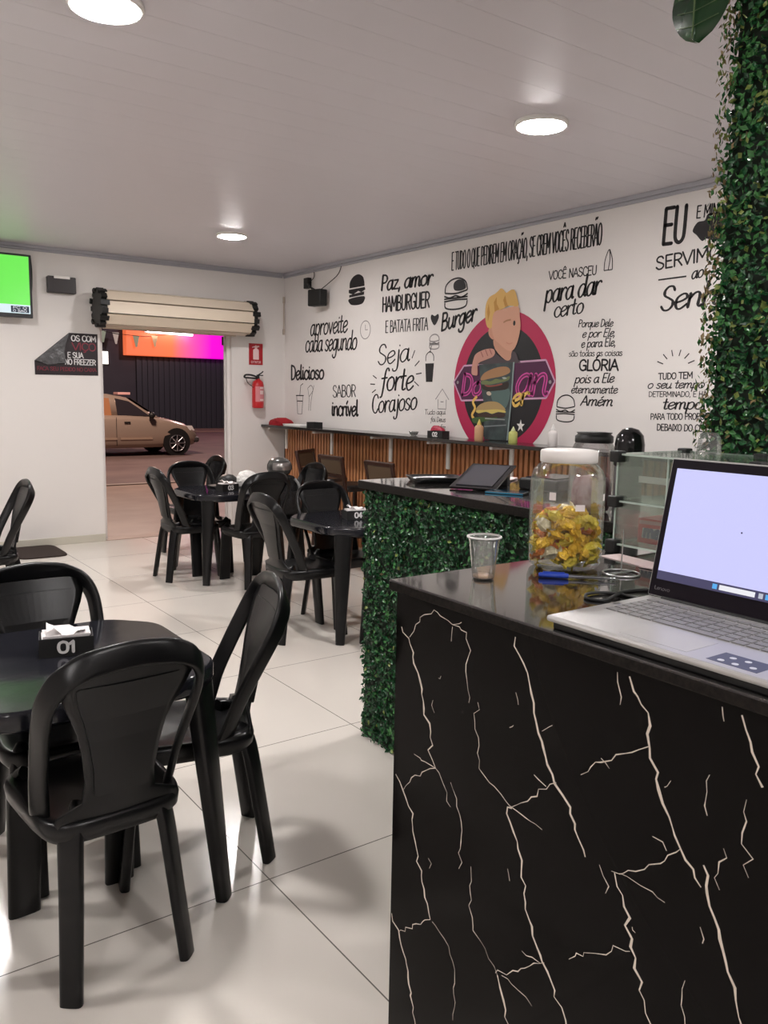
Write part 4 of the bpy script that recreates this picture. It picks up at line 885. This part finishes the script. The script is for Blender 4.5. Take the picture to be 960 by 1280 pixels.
# ================================================================ hedges
def leaves(mb_v, mb_f, mb_m, faces, n, size, weights, seed, depth=.022):
    rnd = random.Random(seed)
    areas = [f[1].cross(f[2]).length for f in faces]
    for _ in range(n):
        o, a, b, nn = rnd.choices(faces, areas)[0]
        p = o + a*rnd.random() + b*rnd.random() + nn*rnd.uniform(-.004, depth)
        d = Vector((rnd.gauss(0, 1), rnd.gauss(0, 1), rnd.gauss(0, 1) + .3)); d = (d - nn*d.dot(nn)*.55).normalized()
        nrm = (nn + Vector((rnd.gauss(0, .5), rnd.gauss(0, .5), rnd.gauss(0, .5)+.25))).normalized()
        s_ = d.cross(nrm).normalized(); L = size*rnd.uniform(.75, 1.3); w_ = L*.30
        up_ = s_.cross(d).normalized()
        if up_.dot(nn) < 0: up_ = -up_
        k = len(mb_v)
        mid = p + up_*(-.10*L)
        mb_v += [p - d*L*.5, p + s_*w_ + d*L*.02, p + d*L*.5, p - s_*w_ + d*L*.02, mid]
        mi = rnd.choices(range(5), weights)[0]
        for f in ((0, 1, 4), (1, 2, 4), (2, 3, 4), (3, 0, 4)): mb_f.append([q+k for q in f]); mb_m.append(mi)
def hedge_mesh(name, faces, n, size, weights, seed, parent, depth=.022):
    v, f, m_ = [], [], []
    leaves(v, f, m_, faces, n, size, weights, seed, depth)
    me = bpy.data.meshes.new(name); me.from_pydata([tuple(p) for p in v], [], f)
    for M in M_leaf: me.materials.append(M)
    me.polygons.foreach_set('material_index', m_); me.update()
    o = bpy.data.objects.new(name, me); C.objects.link(o); o.parent = parent; return o
V = Vector
HX0, HX1, HY0, HY1, HZ = 2.00, 2.62, 1.372, 2.90, 1.142
t = thing('hedge_counter', 'service counter clad in artificial green leaves with a black granite top', 'counter', (0, 0, 0))
MB().bb((HX0, HY0, 0), (HX1, HY1, HZ-.034)).build('body', M_leafbase, t)
darkened_edges(MB().bb((HX0-.030, HY0, HZ-.034), (HX1+.03, HY1+.035, HZ)).build('countertop', M_granite, t, bevel=.003))
hedge_mesh('foliage', [(V((HX0-.006, HY0, .004)), V((0, HY1-HY0, 0)), V((0, 0, HZ-.045)), V((-1, 0, 0))), (V((HX0, HY1+.004, .004)), V((HX1-HX0, 0, 0)), V((0, 0, HZ-.045)), V((0, 1, 0)))],
           19000, .022, (48, 34, 14, 1.2, .2), 3, t, .02)
t = thing('hedge_column', 'floor-to-ceiling column covered in artificial green leaves at the right edge', 'column', (0, 0, 0))
KX0, KX1, KY0, KY1 = 2.0, 2.5, .80, 1.292
MB().bb((KX0, KY0, 0), (KX1, KY1, CZ)).build('core', M_leafbase, t)
hedge_mesh('foliage', [(V((KX0-.004, KY0, 1.0)), V((0, KY1-KY0, 0)), V((0, 0, CZ-1.0)), V((-1, 0, 0))), (V((KX0, KY1+.004, 1.1)), V((KX1-KX0, 0, 0)), V((0, 0, CZ-1.1)), V((0, 1, 0)))],
           16000, .021, (20, 36, 38, 9, 1), 5, t, .026)
hedge_mesh('dry_foliage', [(V((KX0-.02, KY1-.01, 1.15)), V((0, .045, 0)), V((0, 0, CZ-1.2)), V((-.4, .9, 0)))], 800, .018, (10, 14, 16, 22, 34), 6, t, .010)
# large glossy leaf by the top of the column
t = thing('glossy_leaf', 'large rounded glossy dark green leaf beside the top of the hedge column', 'leaf', (1.965, 1.375, 2.50))
lm = MB(); rows = []
for i in range(13):
    u = i/12; w_ = .085*math.sin(PI*min(1, u*1.02))**.6 if 0 < u < 1 else .002
    rows.append([(-.015 - .02*(1-abs(2*j/8-1)) , w_*(2*j/8-1)*1.0 , -.095+.21*u) for j in range(9)])
lm.loft(rows, cap=False, closed=False); lm.build('blade', mat('glossy_leaf_green', (.006, .028, .010), .22, var=(7, (.015, .06, .018))), t)
ve = MB(); ve.tube([(-.042, 0, -.09), (-.042, 0, .11)], .0022, 6)
for k in range(5):
    z = -.06+.035*k
    for s in (-1, 1): ve.tube([(-.040, 0, z), (-.026, s*.06, z+.014)], .0011, 5)
ve.build('vein', mat('leaf_vein', (.10, .16, .06), .4), t)
MB().tube([(0.02, 0, -.06), (-.018, 0, -.05)], .004, 6).build('stalk', M_leaf[0], t)

# ---- things on the hedge counter
t = thing('serving_tray', 'flat black tray at the far end of the hedge counter', 'tray', (2.24, 2.74, HZ), R(-22))
MB().loft([selli(.20, .15, 0, 28, .3), selli(.235, .185, .022, 28, .3), selli(.225, .175, .022, 28, .3), selli(.19, .14, .006, 28, .3)]).build('tray', M_blackgl, t)
t = thing('menu_folder', 'black menu folder leaning open on the hedge counter', 'menu', (2.28, 2.48, HZ), R(30))
MB().box((0, 0, .042), (.30, .19, .008), rot=Matrix.Rotation(R(-14), 3, 'Y')).build('cover', M_blackgl, t, bevel=.002)
MB().box((.11, .0, .029), (.05, .15, .058), taper=(.6, 1)).build('stand', M_black, t, bevel=.003)
MB().box((-.002, -.0, .0475), (.25, .15, .003), rot=Matrix.Rotation(R(-14), 3, 'Y')).build('page', mat('menu_page', (.05, .05, .06), .15), t)
t = thing('card_terminal_box', 'low black box behind the menu folder on the hedge counter', 'box', (2.50, 2.30, HZ), R(10))
MB().bb((-.12, -.09, 0), (.12, .09, .045)).build('body', M_black, t, bevel=.008)
MB().bb((-.10, -.07, .045), (.10, .07, .05)).build('lid', M_blackgl, t, bevel=.002)
t = thing('mobile_phone', 'phone with a blue edge lying on the hedge counter', 'phone', (2.20, 2.26, HZ), R(-62))
MB().bb((-.075, -.038, 0), (.075, .038, .009)).build('body', M_black, t, bevel=.003)
MB().bb((-.070, -.034, .009), (.070, .034, .0098)).build('screen', mat('phone_screen', (.01, .03, .05), .08), t)
MB().bb((-.074, -.0395, .002), (.074, -.0382, .007)).build('edge', mat('phone_blue', (.03, .22, .36), .3), t)
t = thing('paper_slip', 'pinkish paper slips lying behind the menu folder', 'paper', (2.50, 2.66, HZ), R(15))
MB().box((0, 0, .002), (.26, .10, .004)).box((.03, -.03, .006), (.20, .09, .003), rot=Matrix.Rotation(.3, 3, 'Z')).build('sheet', mat('paper_pink', (.72, .58, .57), .6), t)
CLR = clear_mat('clear_plastic', (.97, .97, .96), .05, .03, .03)
t = thing('black_lid_jar', 'clear jar with a black lid standing behind the sweets jar', 'jar', (2.10, 1.77, HZ))
MB().lathe([(.06, .0), (.07, .01), (.074, .03), (.074, .185), (.064, .212), (.057, .225)], n=36, cap=False).build('body', clear_mat('grey_clear', (.84, .83, .83), .08, .04, .10, (.5, .5, .5)), t)
MB().lathe([(.057, .222), (.0605, .224), (.0605, .243), (.056, .246), (.052, .250), (.057, .255), (.02, .257)], n=36).build('lid', M_black, t)
MB().lathe([(.004, .004), (.055, .006), (.064, .03), (.062, .08), (.05, .11), (.004, .12)], n=24).build('contents', mat('jar_pink', (.30, .05, .09), .4, var=(30, (.6, .35, .38))), t)
t = thing('dome_canister', 'tall canister with a glossy black dome lid behind the glass display case', 'canister', (2.10, 1.63, HZ))
MB().lathe([(.04, 0), (.043, .005), (.043, .16)], n=32).build('body', mat('canister_grey', (.10, .10, .10), .35), t)
MB().lathe([(.043, .158), (.045, .162), (.045, .225), (.040, .252), (.025, .270), (.004, .276)], n=36).build('lid', M_blackgl, t)

# ================================================================ marble counter
BX0, BX1, BY1, BZ = .95, 1.94, 1.255, 1.15
t = thing('marble_counter', 'tall black counter with white-veined marble front and granite top', 'counter', (0, 0, 0))
MB().bb((BX0+.004, -1.2, .0), (BX1, BY1-.004, BZ-.020)).build('body', M_black, t)
VE = [(1, [(1.238, 1.059), (1.211, 1.033), (1.177, 0.97), (1.163, 0.918), (1.142, 0.869), (1.124, 0.815)]), (0, [(1.124, 0.815), (1.164, 0.791), (1.201, 0.756), (1.222, 0.73)]), (1, [(1.247, 0.754), (1.222, 0.73), (1.191, 0.683), (1.169, 0.617), (1.148, 0.559), (1.127, 0.507)]), (0, [(1.127, 0.507), (1.17, 0.474), (1.225, 0.425)]), (1, [(1.251, 0.451), (1.222, 0.413), (1.192, 0.358), (1.164, 0.254)]), (0, [(1.212, 1.045), (1.194, 1.074), (1.141, 1.114), (1.088, 1.099), (1.064, 1.109)]), (0, [(1.088, 1.099), (1.05, 1.094), (1.042, 1.055), (1.045, 1.009), (1.038, 0.97)]), (0, [(1.088, 1.095), (1.09, 1.068)]), (0, [(1.19, 0.818), (1.124, 0.815), (1.097, 0.79), (1.078, 0.758)]), (0, [(1.015, 0.978), (1.021, 0.942), (1.008, 0.902), (1.006, 0.861), (0.979, 0.846), (0.938, 0.83), (0.924, 0.825)]), (0, [(0.924, 0.825), (0.888, 0.851), (0.849, 0.888), (0.829, 0.907)]), (0, [(0.924, 0.825), (0.854, 0.817)]), (1, [(0.924, 0.825), (0.933, 0.821), (0.917, 0.784), (0.895, 0.744), (0.887, 0.689), (0.866, 0.642), (0.845, 0.603), (0.821, 0.575), (0.783, 0.516)]), (0, [(1.08, 0.805), (1.062, 0.781), (1.052, 0.754), (1.046, 0.717), (1.05, 0.651)]), (0, [(1.018, 0.671), (1.02, 0.595), (1.007, 0.562), (0.974, 0.538), (0.941, 0.507)]), (0, [(0.946, 0.508), (0.893, 0.544), (0.858, 0.581), (0.836, 0.595)]), (0, [(0.931, 0.513), (0.891, 0.511), (0.858, 0.503)]), (1, [(0.931, 1.116), (0.91, 1.077), (0.895, 1.047), (0.883, 1.003), (0.863, 0.962), (0.838, 0.917), (0.815, 0.892), (0.788, 0.857), (0.765, 0.814)]), (1, [(0.705, 1.116), (0.689, 1.091), (0.666, 1.057), (0.663, 1.011), (0.651, 0.985), (0.638, 0.955), (0.62, 0.927), (0.606, 0.904), (0.585, 0.885), (0.572, 0.866)]), (0, [(0.664, 1.028), (0.693, 1.008), (0.727, 0.983), (0.756, 0.969), (0.782, 0.939)]), (0, [(0.606, 0.904), (0.629, 0.875), (0.66, 0.847), (0.694, 0.824), (0.716, 0.816)]), (0, [(0.651, 0.901), (0.627, 0.891)]), (0, [(0.701, 0.82), (0.665, 0.82), (0.624, 0.816)]), (1, [(0.71, 0.816), (0.69, 0.774), (0.673, 0.733), (0.666, 0.691), (0.646, 0.653), (0.63, 0.621)]), (0, [(0.675, 0.712), (0.707, 0.693), (0.736, 0.672), (0.786, 0.632)]), (1, [(0.571, 0.898), (0.558, 0.847), (0.54, 0.81), (0.526, 0.773), (0.512, 0.741), (0.5, 0.71)]), (1, [(0.535, 1.116), (0.521, 1.086), (0.508, 1.059), (0.501, 1.035)]), (0, [(0.545, 0.934), (0.55, 0.897), (0.546, 0.876)]), (0, [(0.52, 1.011), (0.522, 0.966), (0.509, 0.912)]), (1, [(0.941, 0.507), (0.924, 0.471), (0.906, 0.431)]), (0, [(0.726, 1.116), (0.718, 1.07)]), (0, [(0.925, 1.024), (0.918, 1.005)]), (0, [(1.137, 0.943), (1.132, 0.92)]), (0, [(0.927, 0.713), (0.921, 0.694)]), (0, [(0.562, 1.118), (0.558, 1.1)]), (0, [(0.569, 0.811), (0.564, 0.79)]), (0, [(1.121, 0.506), (1.071, 0.484), (1.052, 0.438), (1.053, 0.344)]), (0, [(0.886, 0.586), (0.844, 0.589)]), (0, [(0.572, 1.023), (0.575, 0.987), (0.571, 0.967)]), (0, [(0.738, 0.815), (0.724, 0.776)]), (0, [(0.877, 0.901), (0.85, 0.892)]), (0, [(0.585, 0.723), (0.588, 0.684), (0.58, 0.659)]), (0, [(0.746, 0.979), (0.73, 0.969)]), (0, [(1.138, 0.628), (1.134, 0.609)]), (0, [(0.637, 0.979), (0.628, 0.992)]), (0, [(0.843, 0.996), (0.864, 0.979)]), (0, [(0.936, 0.96), (0.927, 0.967)]), (0, [(1.123, 0.99), (1.116, 0.996)]), (0, [(0.674, 0.751), (0.668, 0.745)])]
fp = MB().bb((BX0-.012, -1.2, .0), (BX0+.004, BY1, BZ-.020))
vr = random.Random(11)
for w_, pts in VE:
    P0 = [(y, z) for y, z in pts]; q = []
    for a, b in zip(P0, P0[1:]):
        L = math.hypot(b[0]-a[0], b[1]-a[1]); n_ = max(2, int(L/.012))
        for k in range(n_):
            f = k/n_; q.append((a[0]+(b[0]-a[0])*f + vr.gauss(0, .0044)*(k > 0), a[1]+(b[1]-a[1])*f + vr.gauss(0, .0022)*(k > 0)))
    q.append(P0[-1])
    base = .0045 if w_ else .0019
    j = [vr.uniform(.45, 1.25) for _ in range(len(q)+1)]
    ribbon(fp, q, lambda u, dx, dy: base*j[int(u*(len(j)-1))]*(.55+.45*math.sin(PI*min(max(u, .06), .94))), lambda y, z: (BX0-.0123, y, z), 1)
fp.build('front_panel', [M_marble, M_vein], t)
MB().bb((BX0-.012, BY1-.004, .0), (BX1, BY1+.000, BZ-.020)).build('end_panel', M_marble, t)
darkened_edges(MB().bb((.922, -1.2, BZ-.020), (BX1+.02, 1.262, BZ)).build('countertop', M_granite, t, bevel=.003))

# ---- laptop
t = thing('laptop', 'open silver laptop on the marble counter', 'laptop', (.930, .860, BZ))
M_sil = mat('laptop_silver', (.50, .49, .48), .38, .55)
LW, LD = .375, .252
MB().bb((0, -LW, .011), (LD, 0, .021)).build('base', M_sil, t, bevel=.004)
MB().bb((.008, -LW+.008, .0), (LD-.008, -.008, .012)).build('underside_shade', M_black, t, bevel=.002)  # black block standing in for the shadow gap under the thin base
kb = MB(); kb.bb((.108, -LW+.022, .0208), (.228, -.022, .0213), 1)
for r_ in range(6):
    n_ = 15 if r_ else 16
    pitch = (LW-.05)/n_
    x = .222 - r_*.0195
    for k in range(n_):
        if r_ == 5 and 4 <= k <= 8:
            if k == 4: kb.bb((x-.0155, -.025-pitch*9+.0015, .0212), (x, -.025-pitch*4-.0015, .0230), 0)
            continue
        kb.bb((x-(.0155 if r_ else .010), -.025-pitch*(k+1)+.0015, .0212), (x, -.025-pitch*k-.0015, .0230), 0)
kb.build('keyboard', [mat('key_grey', (.21, .205, .20), .4), mat('key_well', (.34, .33, .32), .45)], t)
MB().bb((.018, -.235, .0208), (.092, -.125, .0213)).build('touchpad', mat('touchpad_grey', (.44, .43, .42), .3), t)
MB().lathe([(.002, .0213), (.0085, .0215), (.009, .0208)], c=(.150, -.012, 0), n=20).build('power_button', M_metal, t)
stc = MB().bb((.016, -.335, .0208), (.062, -.265, .0213))
for x, y in ((.026, -.280), (.026, -.300), (.046, -.285), (.048, -.305), (.030, -.322)): stc.lathe([(.0005, .0216), (.0045, .02155), (.0045, .0212)], c=(x, y, 0), n=12, mi=1)
stc.build('sticker', [mat('sticker_dark', (.05, .055, .09), .4), mat('sticker_dots', (.6, .62, .68), .4)], t)
# screen: tilts back about the hinge
tilt = R(11.5); LH = .238
def SP(u, v, d=0): return (LD-.004 + v*math.sin(tilt) - d*math.cos(tilt), -u, .022 + v*math.cos(tilt) + d*math.sin(tilt))
def sbox(u0, v0, u1, v1, d0, d1, mi=0, mb=None):
    mb = mb or MB(); A = [SP(u, v, d0) for u, v in ((u0, v0), (u1, v0), (u1, v1), (u0, v1))]; B = [SP(u, v, d1) for u, v in ((u0, v0), (u1, v0), (u1, v1), (u0, v1))]
    return mb.loft([A, B], mi, False)
sbox(0, 0, LW, LH, -.007, 0).build('lid', M_sil, t, bevel=.003)
bz = sbox(.003, .002, LW-.003, LH-.003, .0002, .0012).build('bezel', mat('bezel_black', (.010, .007, .011), .4, spec=.12), t)
sbox(.014, .030, LW-.014, LH-.018, .0012, .0020).build('screen', mat('laptop_screen', (0, 0, 0), .25, emit=(.60, .60, 1.0), es=1.02), t)
tb = sbox(.014, .030, LW-.014, .0445, .0020, .0024)
for k, (u0, u1, m1) in enumerate(((.118, .126, 1), (.130, .190, 2), (.196, .203, 3), (.207, .215, 1), (.219, .227, 4), (.231, .239, 1), (.243, .251, 3))): sbox(u0, .0335, u1, .0415, .0024, .0027, m1, tb)
tb.build('taskbar', [mat('task_dark', (.01, .01, .01), .3, emit=(.055, .05, .12), es=1), mat('task_blue', (0, 0, 0), .3, emit=(.10, .42, .85), es=1), mat('task_white', (0, 0, 0), .3, emit=(.85, .85, .9), es=1), mat('task_grey', (0, 0, 0), .3, emit=(.5, .52, .6), es=1), mat('task_cyan', (0, 0, 0), .3, emit=(.1, .6, .65), es=1)], t)
tx = MB(); text(tx, 'Lenovo', .030, .0062, 10, lambda u, v: SP(u, v, .0015), .13, 0, .1, 0, base=(.013, .012)); tx.build('maker_mark', mat('mark_grey', (.16, .15, .16), .4), bz)
cu = MB(); dot(cu, (.150, .128), .0016, lambda u, v: SP(u, v, .0023)); cu.build('cursor', mat('cursor_grey', (.1, .1, .2), .4), t)
MB().tube([SP(.03, -.002, -.002), SP(LW-.03, -.002, -.002)], .006, 10).build('hinge', M_black, t)

# ---- sweets jar
JX, JY = 1.315, 1.172
t = thing('sweets_jar', 'large clear jar with a white lid, half full of gold sweets', 'jar', (JX, JY, BZ))
MB().lathe([(.004, .003), (.066, .003), (.073, .008), (.077, .020), (.077, .178), (.0755, .192), (.070, .206), (.061, .216), (.056, .220), (.056, .228)], n=48, cap=False).build('body', CLR, t)
MB().lathe([(.057, .221), (.0590, .2225), (.0590, .243), (.057, .246), (.05, .2475), (.004, .2475)], n=48, cap=False).build('lid', mat('lid_white', (.84, .80, .77), .4), t)
sk = MB()
for a0, z0, w_, h_ in ((-118, .128, .020, .013), (-160, .148, .014, .016), (-66, .146, .012, .014), (-42, .118, .012, .012)):
    rr = .0774; n_ = 5; aa = [R(a0) + (w_/rr)*(k/n_-.5) for k in range(n_+1)]
    sk.add([(rr*math.cos(a), rr*math.sin(a), z0) for a in aa] + [(rr*math.cos(a), rr*math.sin(a), z0+h_) for a in aa], [(k, k+1, n_+2+k, n_+1+k) for k in range(n_)])
sk.build('price_label', mat('label_paper', (.80, .72, .70), .6), t)
foil = [mat('foil_gold', (1.0, .64, .05), .18, .5, bump=(140, .8, .006)), mat('foil_yellow', (1.0, .80, .08), .24, .2, bump=(140, .8, .006)), mat('foil_orange', (.72, .22, .04), .3, .4, bump=(140, .8, .006)), mat('foil_pale', (.78, .72, .50), .3, .5, bump=(140, .8, .006))]
cprot = []
cr = random.Random(21)
for k in range(4):
    mb = MB(); rings = []
    prof = [(-.024, .010), (-.018, .004), (-.0145, .0095), (-.007, .0135), (.004, .0138), (.012, .010), (.0155, .004), (.021, .0095), (.024, .010)]
    for x, r_ in prof:
        rings.append([(x + cr.uniform(-.0015, .0015), r_*math.cos(2*PI*i/9)*cr.uniform(.55, 1.3), r_*(.75 if abs(x) < .014 else .35)*math.sin(2*PI*i/9)*cr.uniform(.55, 1.3)) for i in range(9)])
    mb.loft(rings, smooth=False)
    o = mb.build('wrapped_sweet', foil[k]); cprot.append(o)
lbls = ['gold foil wrapped sweet in the white-lidded jar', 'bright yellow wrapped sweet in the white-lidded jar', 'orange wrapped sweet in the white-lidded jar', 'pale gold wrapped sweet in the white-lidded jar']
spots = []; tries = 0
while len(spots) < 96 and tries < 60000:
    tries += 1
    a = cr.uniform(0, 2*PI); r_ = .060*math.sqrt(cr.random()); z = cr.uniform(.021, .126)
    if z > .110 + .012*math.sin(a*2): continue
    p = Vector((JX + r_*math.cos(a), JY + r_*math.sin(a), BZ + z))
    if all((p-q).length > .0205 for q in spots): spots.append(p)
used = set()
for p in spots:
    left = (p.x-JX)*.81 - (p.y-JY)*.58 < -.015
    k = cr.choices(range(4), (30, 40, 34, 10) if left else (44, 42, 3, 14))[0]
    o = cprot[k]
    if k in used: o = o.copy(); C.objects.link(o)
    used.add(k)
    o.location = p; rr_ = math.hypot(p.x-JX, p.y-JY); an = math.atan2(p.y-JY, p.x-JX)
    o.rotation_euler = (cr.uniform(0, 6.28), cr.uniform(-.7, .7), an + PI/2 + cr.uniform(-.5, .5)) if rr_ > .03 else (cr.uniform(0, 6.28), cr.uniform(-.7, .7), cr.uniform(0, 6.28))
    tag(o, lbls[k], 'sweet', ('gold', 'yellow', 'orange', 'pale')[k]+' sweets in the jar')
# ---- cup, pen, wire stand, cable
t = thing('plastic_cup', 'clear disposable cup with dregs near the corner of the marble counter', 'cup', (1.085, 1.172, BZ))
MB().lathe([(.004, .001), (.020, .001), (.0215, .003), (.0255, .040), (.0305, .078), (.0325, .0815)], n=40, cap=False).build('wall', clear_mat('cup_plastic', (.93, .92, .90), .10, .12, .17, (.95, .93, .90)), t)
MB().lathe([(.031, .0815), (.0340, .0815), (.0345, .0832), (.0335, .085), (.0312, .085)], n=40, cap=False).build('rim', mat('cup_rim', (.75, .74, .72), .3), t)
MB().lathe([(.004, .0034), (.0198, .0034), (.0204, .0075), (.004, .0078)], n=32).build('dregs', mat('coffee_dregs', (.60, .40, .26), .3), t)
t = thing('ballpoint_pen', 'clear ballpoint pen with a blue cap lying in front of the sweets jar', 'pen', (1.187, 1.122, BZ+.0055), math.atan2(1.008-1.122, 1.300-1.187))
MB().lathe([(.0035, .0), (.0052, .003), (.0052, .055), (.0046, .058)], n=14, axis='x').bb((.008, -.0015, .004), (.05, .0015, .0075)).build('cap', mat('pen_blue', (.02, .06, .42), .3), t)
MB().lathe([(.0042, .057), (.0042, .150), (.003, .153)], n=12, axis='x').build('barrel', clear_mat('pen_clear', (.85, .85, .86), .12), t)
MB().tube([(.058, 0, 0), (.148, 0, 0)], .0014, 8).build('ink_tube', mat('ink_tube', (.35, .35, .4), .4), t)
t = thing('wire_spike', 'wire receipt spike on a ring base beside the sweets jar', 'receipt spike', (1.355, 1.055, BZ))
MB().tube([(.036*math.cos(2*PI*k/32), .036*math.sin(2*PI*k/32), .0025) for k in range(33)], .0022, 8).tube([(-.036, 0, .0025), (0, 0, .004), (.036, 0, .0025)], .0018, 8).build('ring_base', M_metal, t)
MB().tube([(0, 0, .003), (.001, 0, .085), (.0, 0, .092)], [.0013, .0012, .0004], 8).build('spike', M_metal, t)
t = thing('black_cable', 'black cable curled on the counter beside the laptop', 'cable', (1.16, .925, BZ+.003))
MB().tube(smooth_pts([(.03, -.06, 0), (.045, -.02, 0), (.03, .03, 0), (-.01, .04, .001), (-.035, .02, 0), (-.02, -.005, 0), (.02, 0, .004), (.07, .02, 0), (.12, .0, 0), (.16, -.06, 0)], 6), .003, 8).build('cord', M_black, t)

# ---- glass display case
GX0, GX1, GY0, GY1, GH = 1.545, 1.80, .55, 1.228, .226
t = thing('glass_display_case', 'small glass display case with black corner clips behind the laptop', 'display case', (0, 0, BZ))
GL = clear_mat('case_glass', (.93, .965, .94), .045, .04, .055, (.72, .80, .73))
ME = mat('glass_edge', (.50, .60, .53), .2)
def pane(a, b, nm='glass_pane'):
    MB().bb(a, b).build(nm, GL, t)
z0 = .018
pane((GX0, GY0, z0), (GX0+.004, GY1, GH)); pane((GX1-.004, GY0, z0), (GX1, GY1, GH)); pane((GX0+.004, GY1-.004, z0), (GX1-.004, GY1, GH)); pane((GX0+.004, GY0, z0), (GX1-.004, GY0+.004, GH))
pane((GX0-.004, GY0-.004, GH), (GX1+.004, GY1+.004, GH+.004)); 
def shelf(z): MB().bb((GX0+.004, GY0+.004, z), (GX1-.004, GY1-.004, z+.004)).build('shelf', GL, t)
shelf(z0); shelf(.118)
eg = MB()
for z in (GH, .118, z0):
    h = .0042
    eg.bb((GX0-.0046, GY0, z), (GX0-.0002, GY1+.004, z+h)).bb((GX0, GY1+.0002, z), (GX1, GY1+.0046, z+h)).bb((GX1+.0002, GY0, z), (GX1+.0046, GY1, z+h))
for x, y in ((GX0-.001, GY1), (GX1-.003, GY1), (GX0-.001, GY1-.135)): eg.bb((x, y, z0), (x+.0035, y+.0035, GH))
eg.build('glass_edge', ME, t)
for x, y in ((GX0, GY1), (GX1, GY1), (GX0, GY0), (GX1, GY0), (GX1, GY1-.2), (GX1, GY1-.42), (GX0, GY1-.34)):
    for z in ((.0, .118-.012, GH-.016) if (x, y) in ((GX0, GY1), (GX0, GY0), (GX1, GY1), (GX1, GY0)) else (GH-.016, 0)):
        hh = .026 if z else .03
        MB().bb((x-.016, y-.012, z), (x+.012, y+.014, z+hh)).build('clip', M_black, t, bevel=.003)
MB().bb((GX0+.0305, GY1-.14, .165), (GX0+.0315, GY1-.035, .180)).build('price_strip', M_white, t)
t = thing('mint_box', 'red sweets carton lettered me on the lower shelf of the glass case', 'carton', (1.60, 1.205, BZ+.0221))
MB().bb((0, -.16, 0), (.10, 0, .058)).build('carton', mat('carton_red', (.66, .03, .04), .4), t, bevel=.001)
mm = MB(); Pm = lambda u, v: (-.0008, -u, v)
poly3(mm, [(.012, .012), (.13, .016), (.13, .040), (.014, .036)], Pm, 0)
text(mm, 'mentos', .110, .017, 6, lambda u, v: (-.0014, -u, v), .30, .05, .1, 1, base=(.017, .016)); 
poly3(mm, [(.004, .044), (.09, .047), (.09, .055), (.004, .053)], Pm, 2)
mm.build('print', [mat('carton_white', (.75, .68, .70), .5), mat('carton_navy', (.03, .03, .16), .5), mat('carton_pale', (.66, .28, .26), .5)], t)
t = thing('kraft_carton', 'beige ridged carton behind the red sweets carton in the glass case', 'carton', (1.71, 1.20, BZ+.0221))
kc = MB().bb((0, -.16, 0), (.07, 0, .085))
for k in range(8): kc.bb((-.003, -.015-.018*k-.006, .01), (0, -.015-.018*k+.002, .08), 1)
kc.build('carton', [mat('kraft', (.42, .33, .22), .6), mat('kraft_rib', (.55, .45, .30), .6)], t)
t = thing('clear_cup', 'upturned clear plastic cup on top of the glass display case', 'cup', (1.70, 1.10, BZ+GH+.0045))
MB().lathe([(.026, .0), (.0275, .002), (.024, .04), (.018, .05), (.003, .052)], n=28, cap=False).build('wall', clear_mat('cup_faint', (.96, .95, .95), .03, .12, .10), t)
t = thing('reflection_slip', 'pale pink slips standing in for a counter reflection under the glass display case', 'paper', (1.49, 1.12, BZ), R(-8))  # pink slips added to imitate a pinkish reflection in the counter top
MB().box((0, 0, .0008), (.06, .17, .0015)).box((-.005, -.09, .0024), (.05, .10, .0015), rot=Matrix.Rotation(.25, 3, 'Z')).build('sheet', MATS['paper_pink'], t)
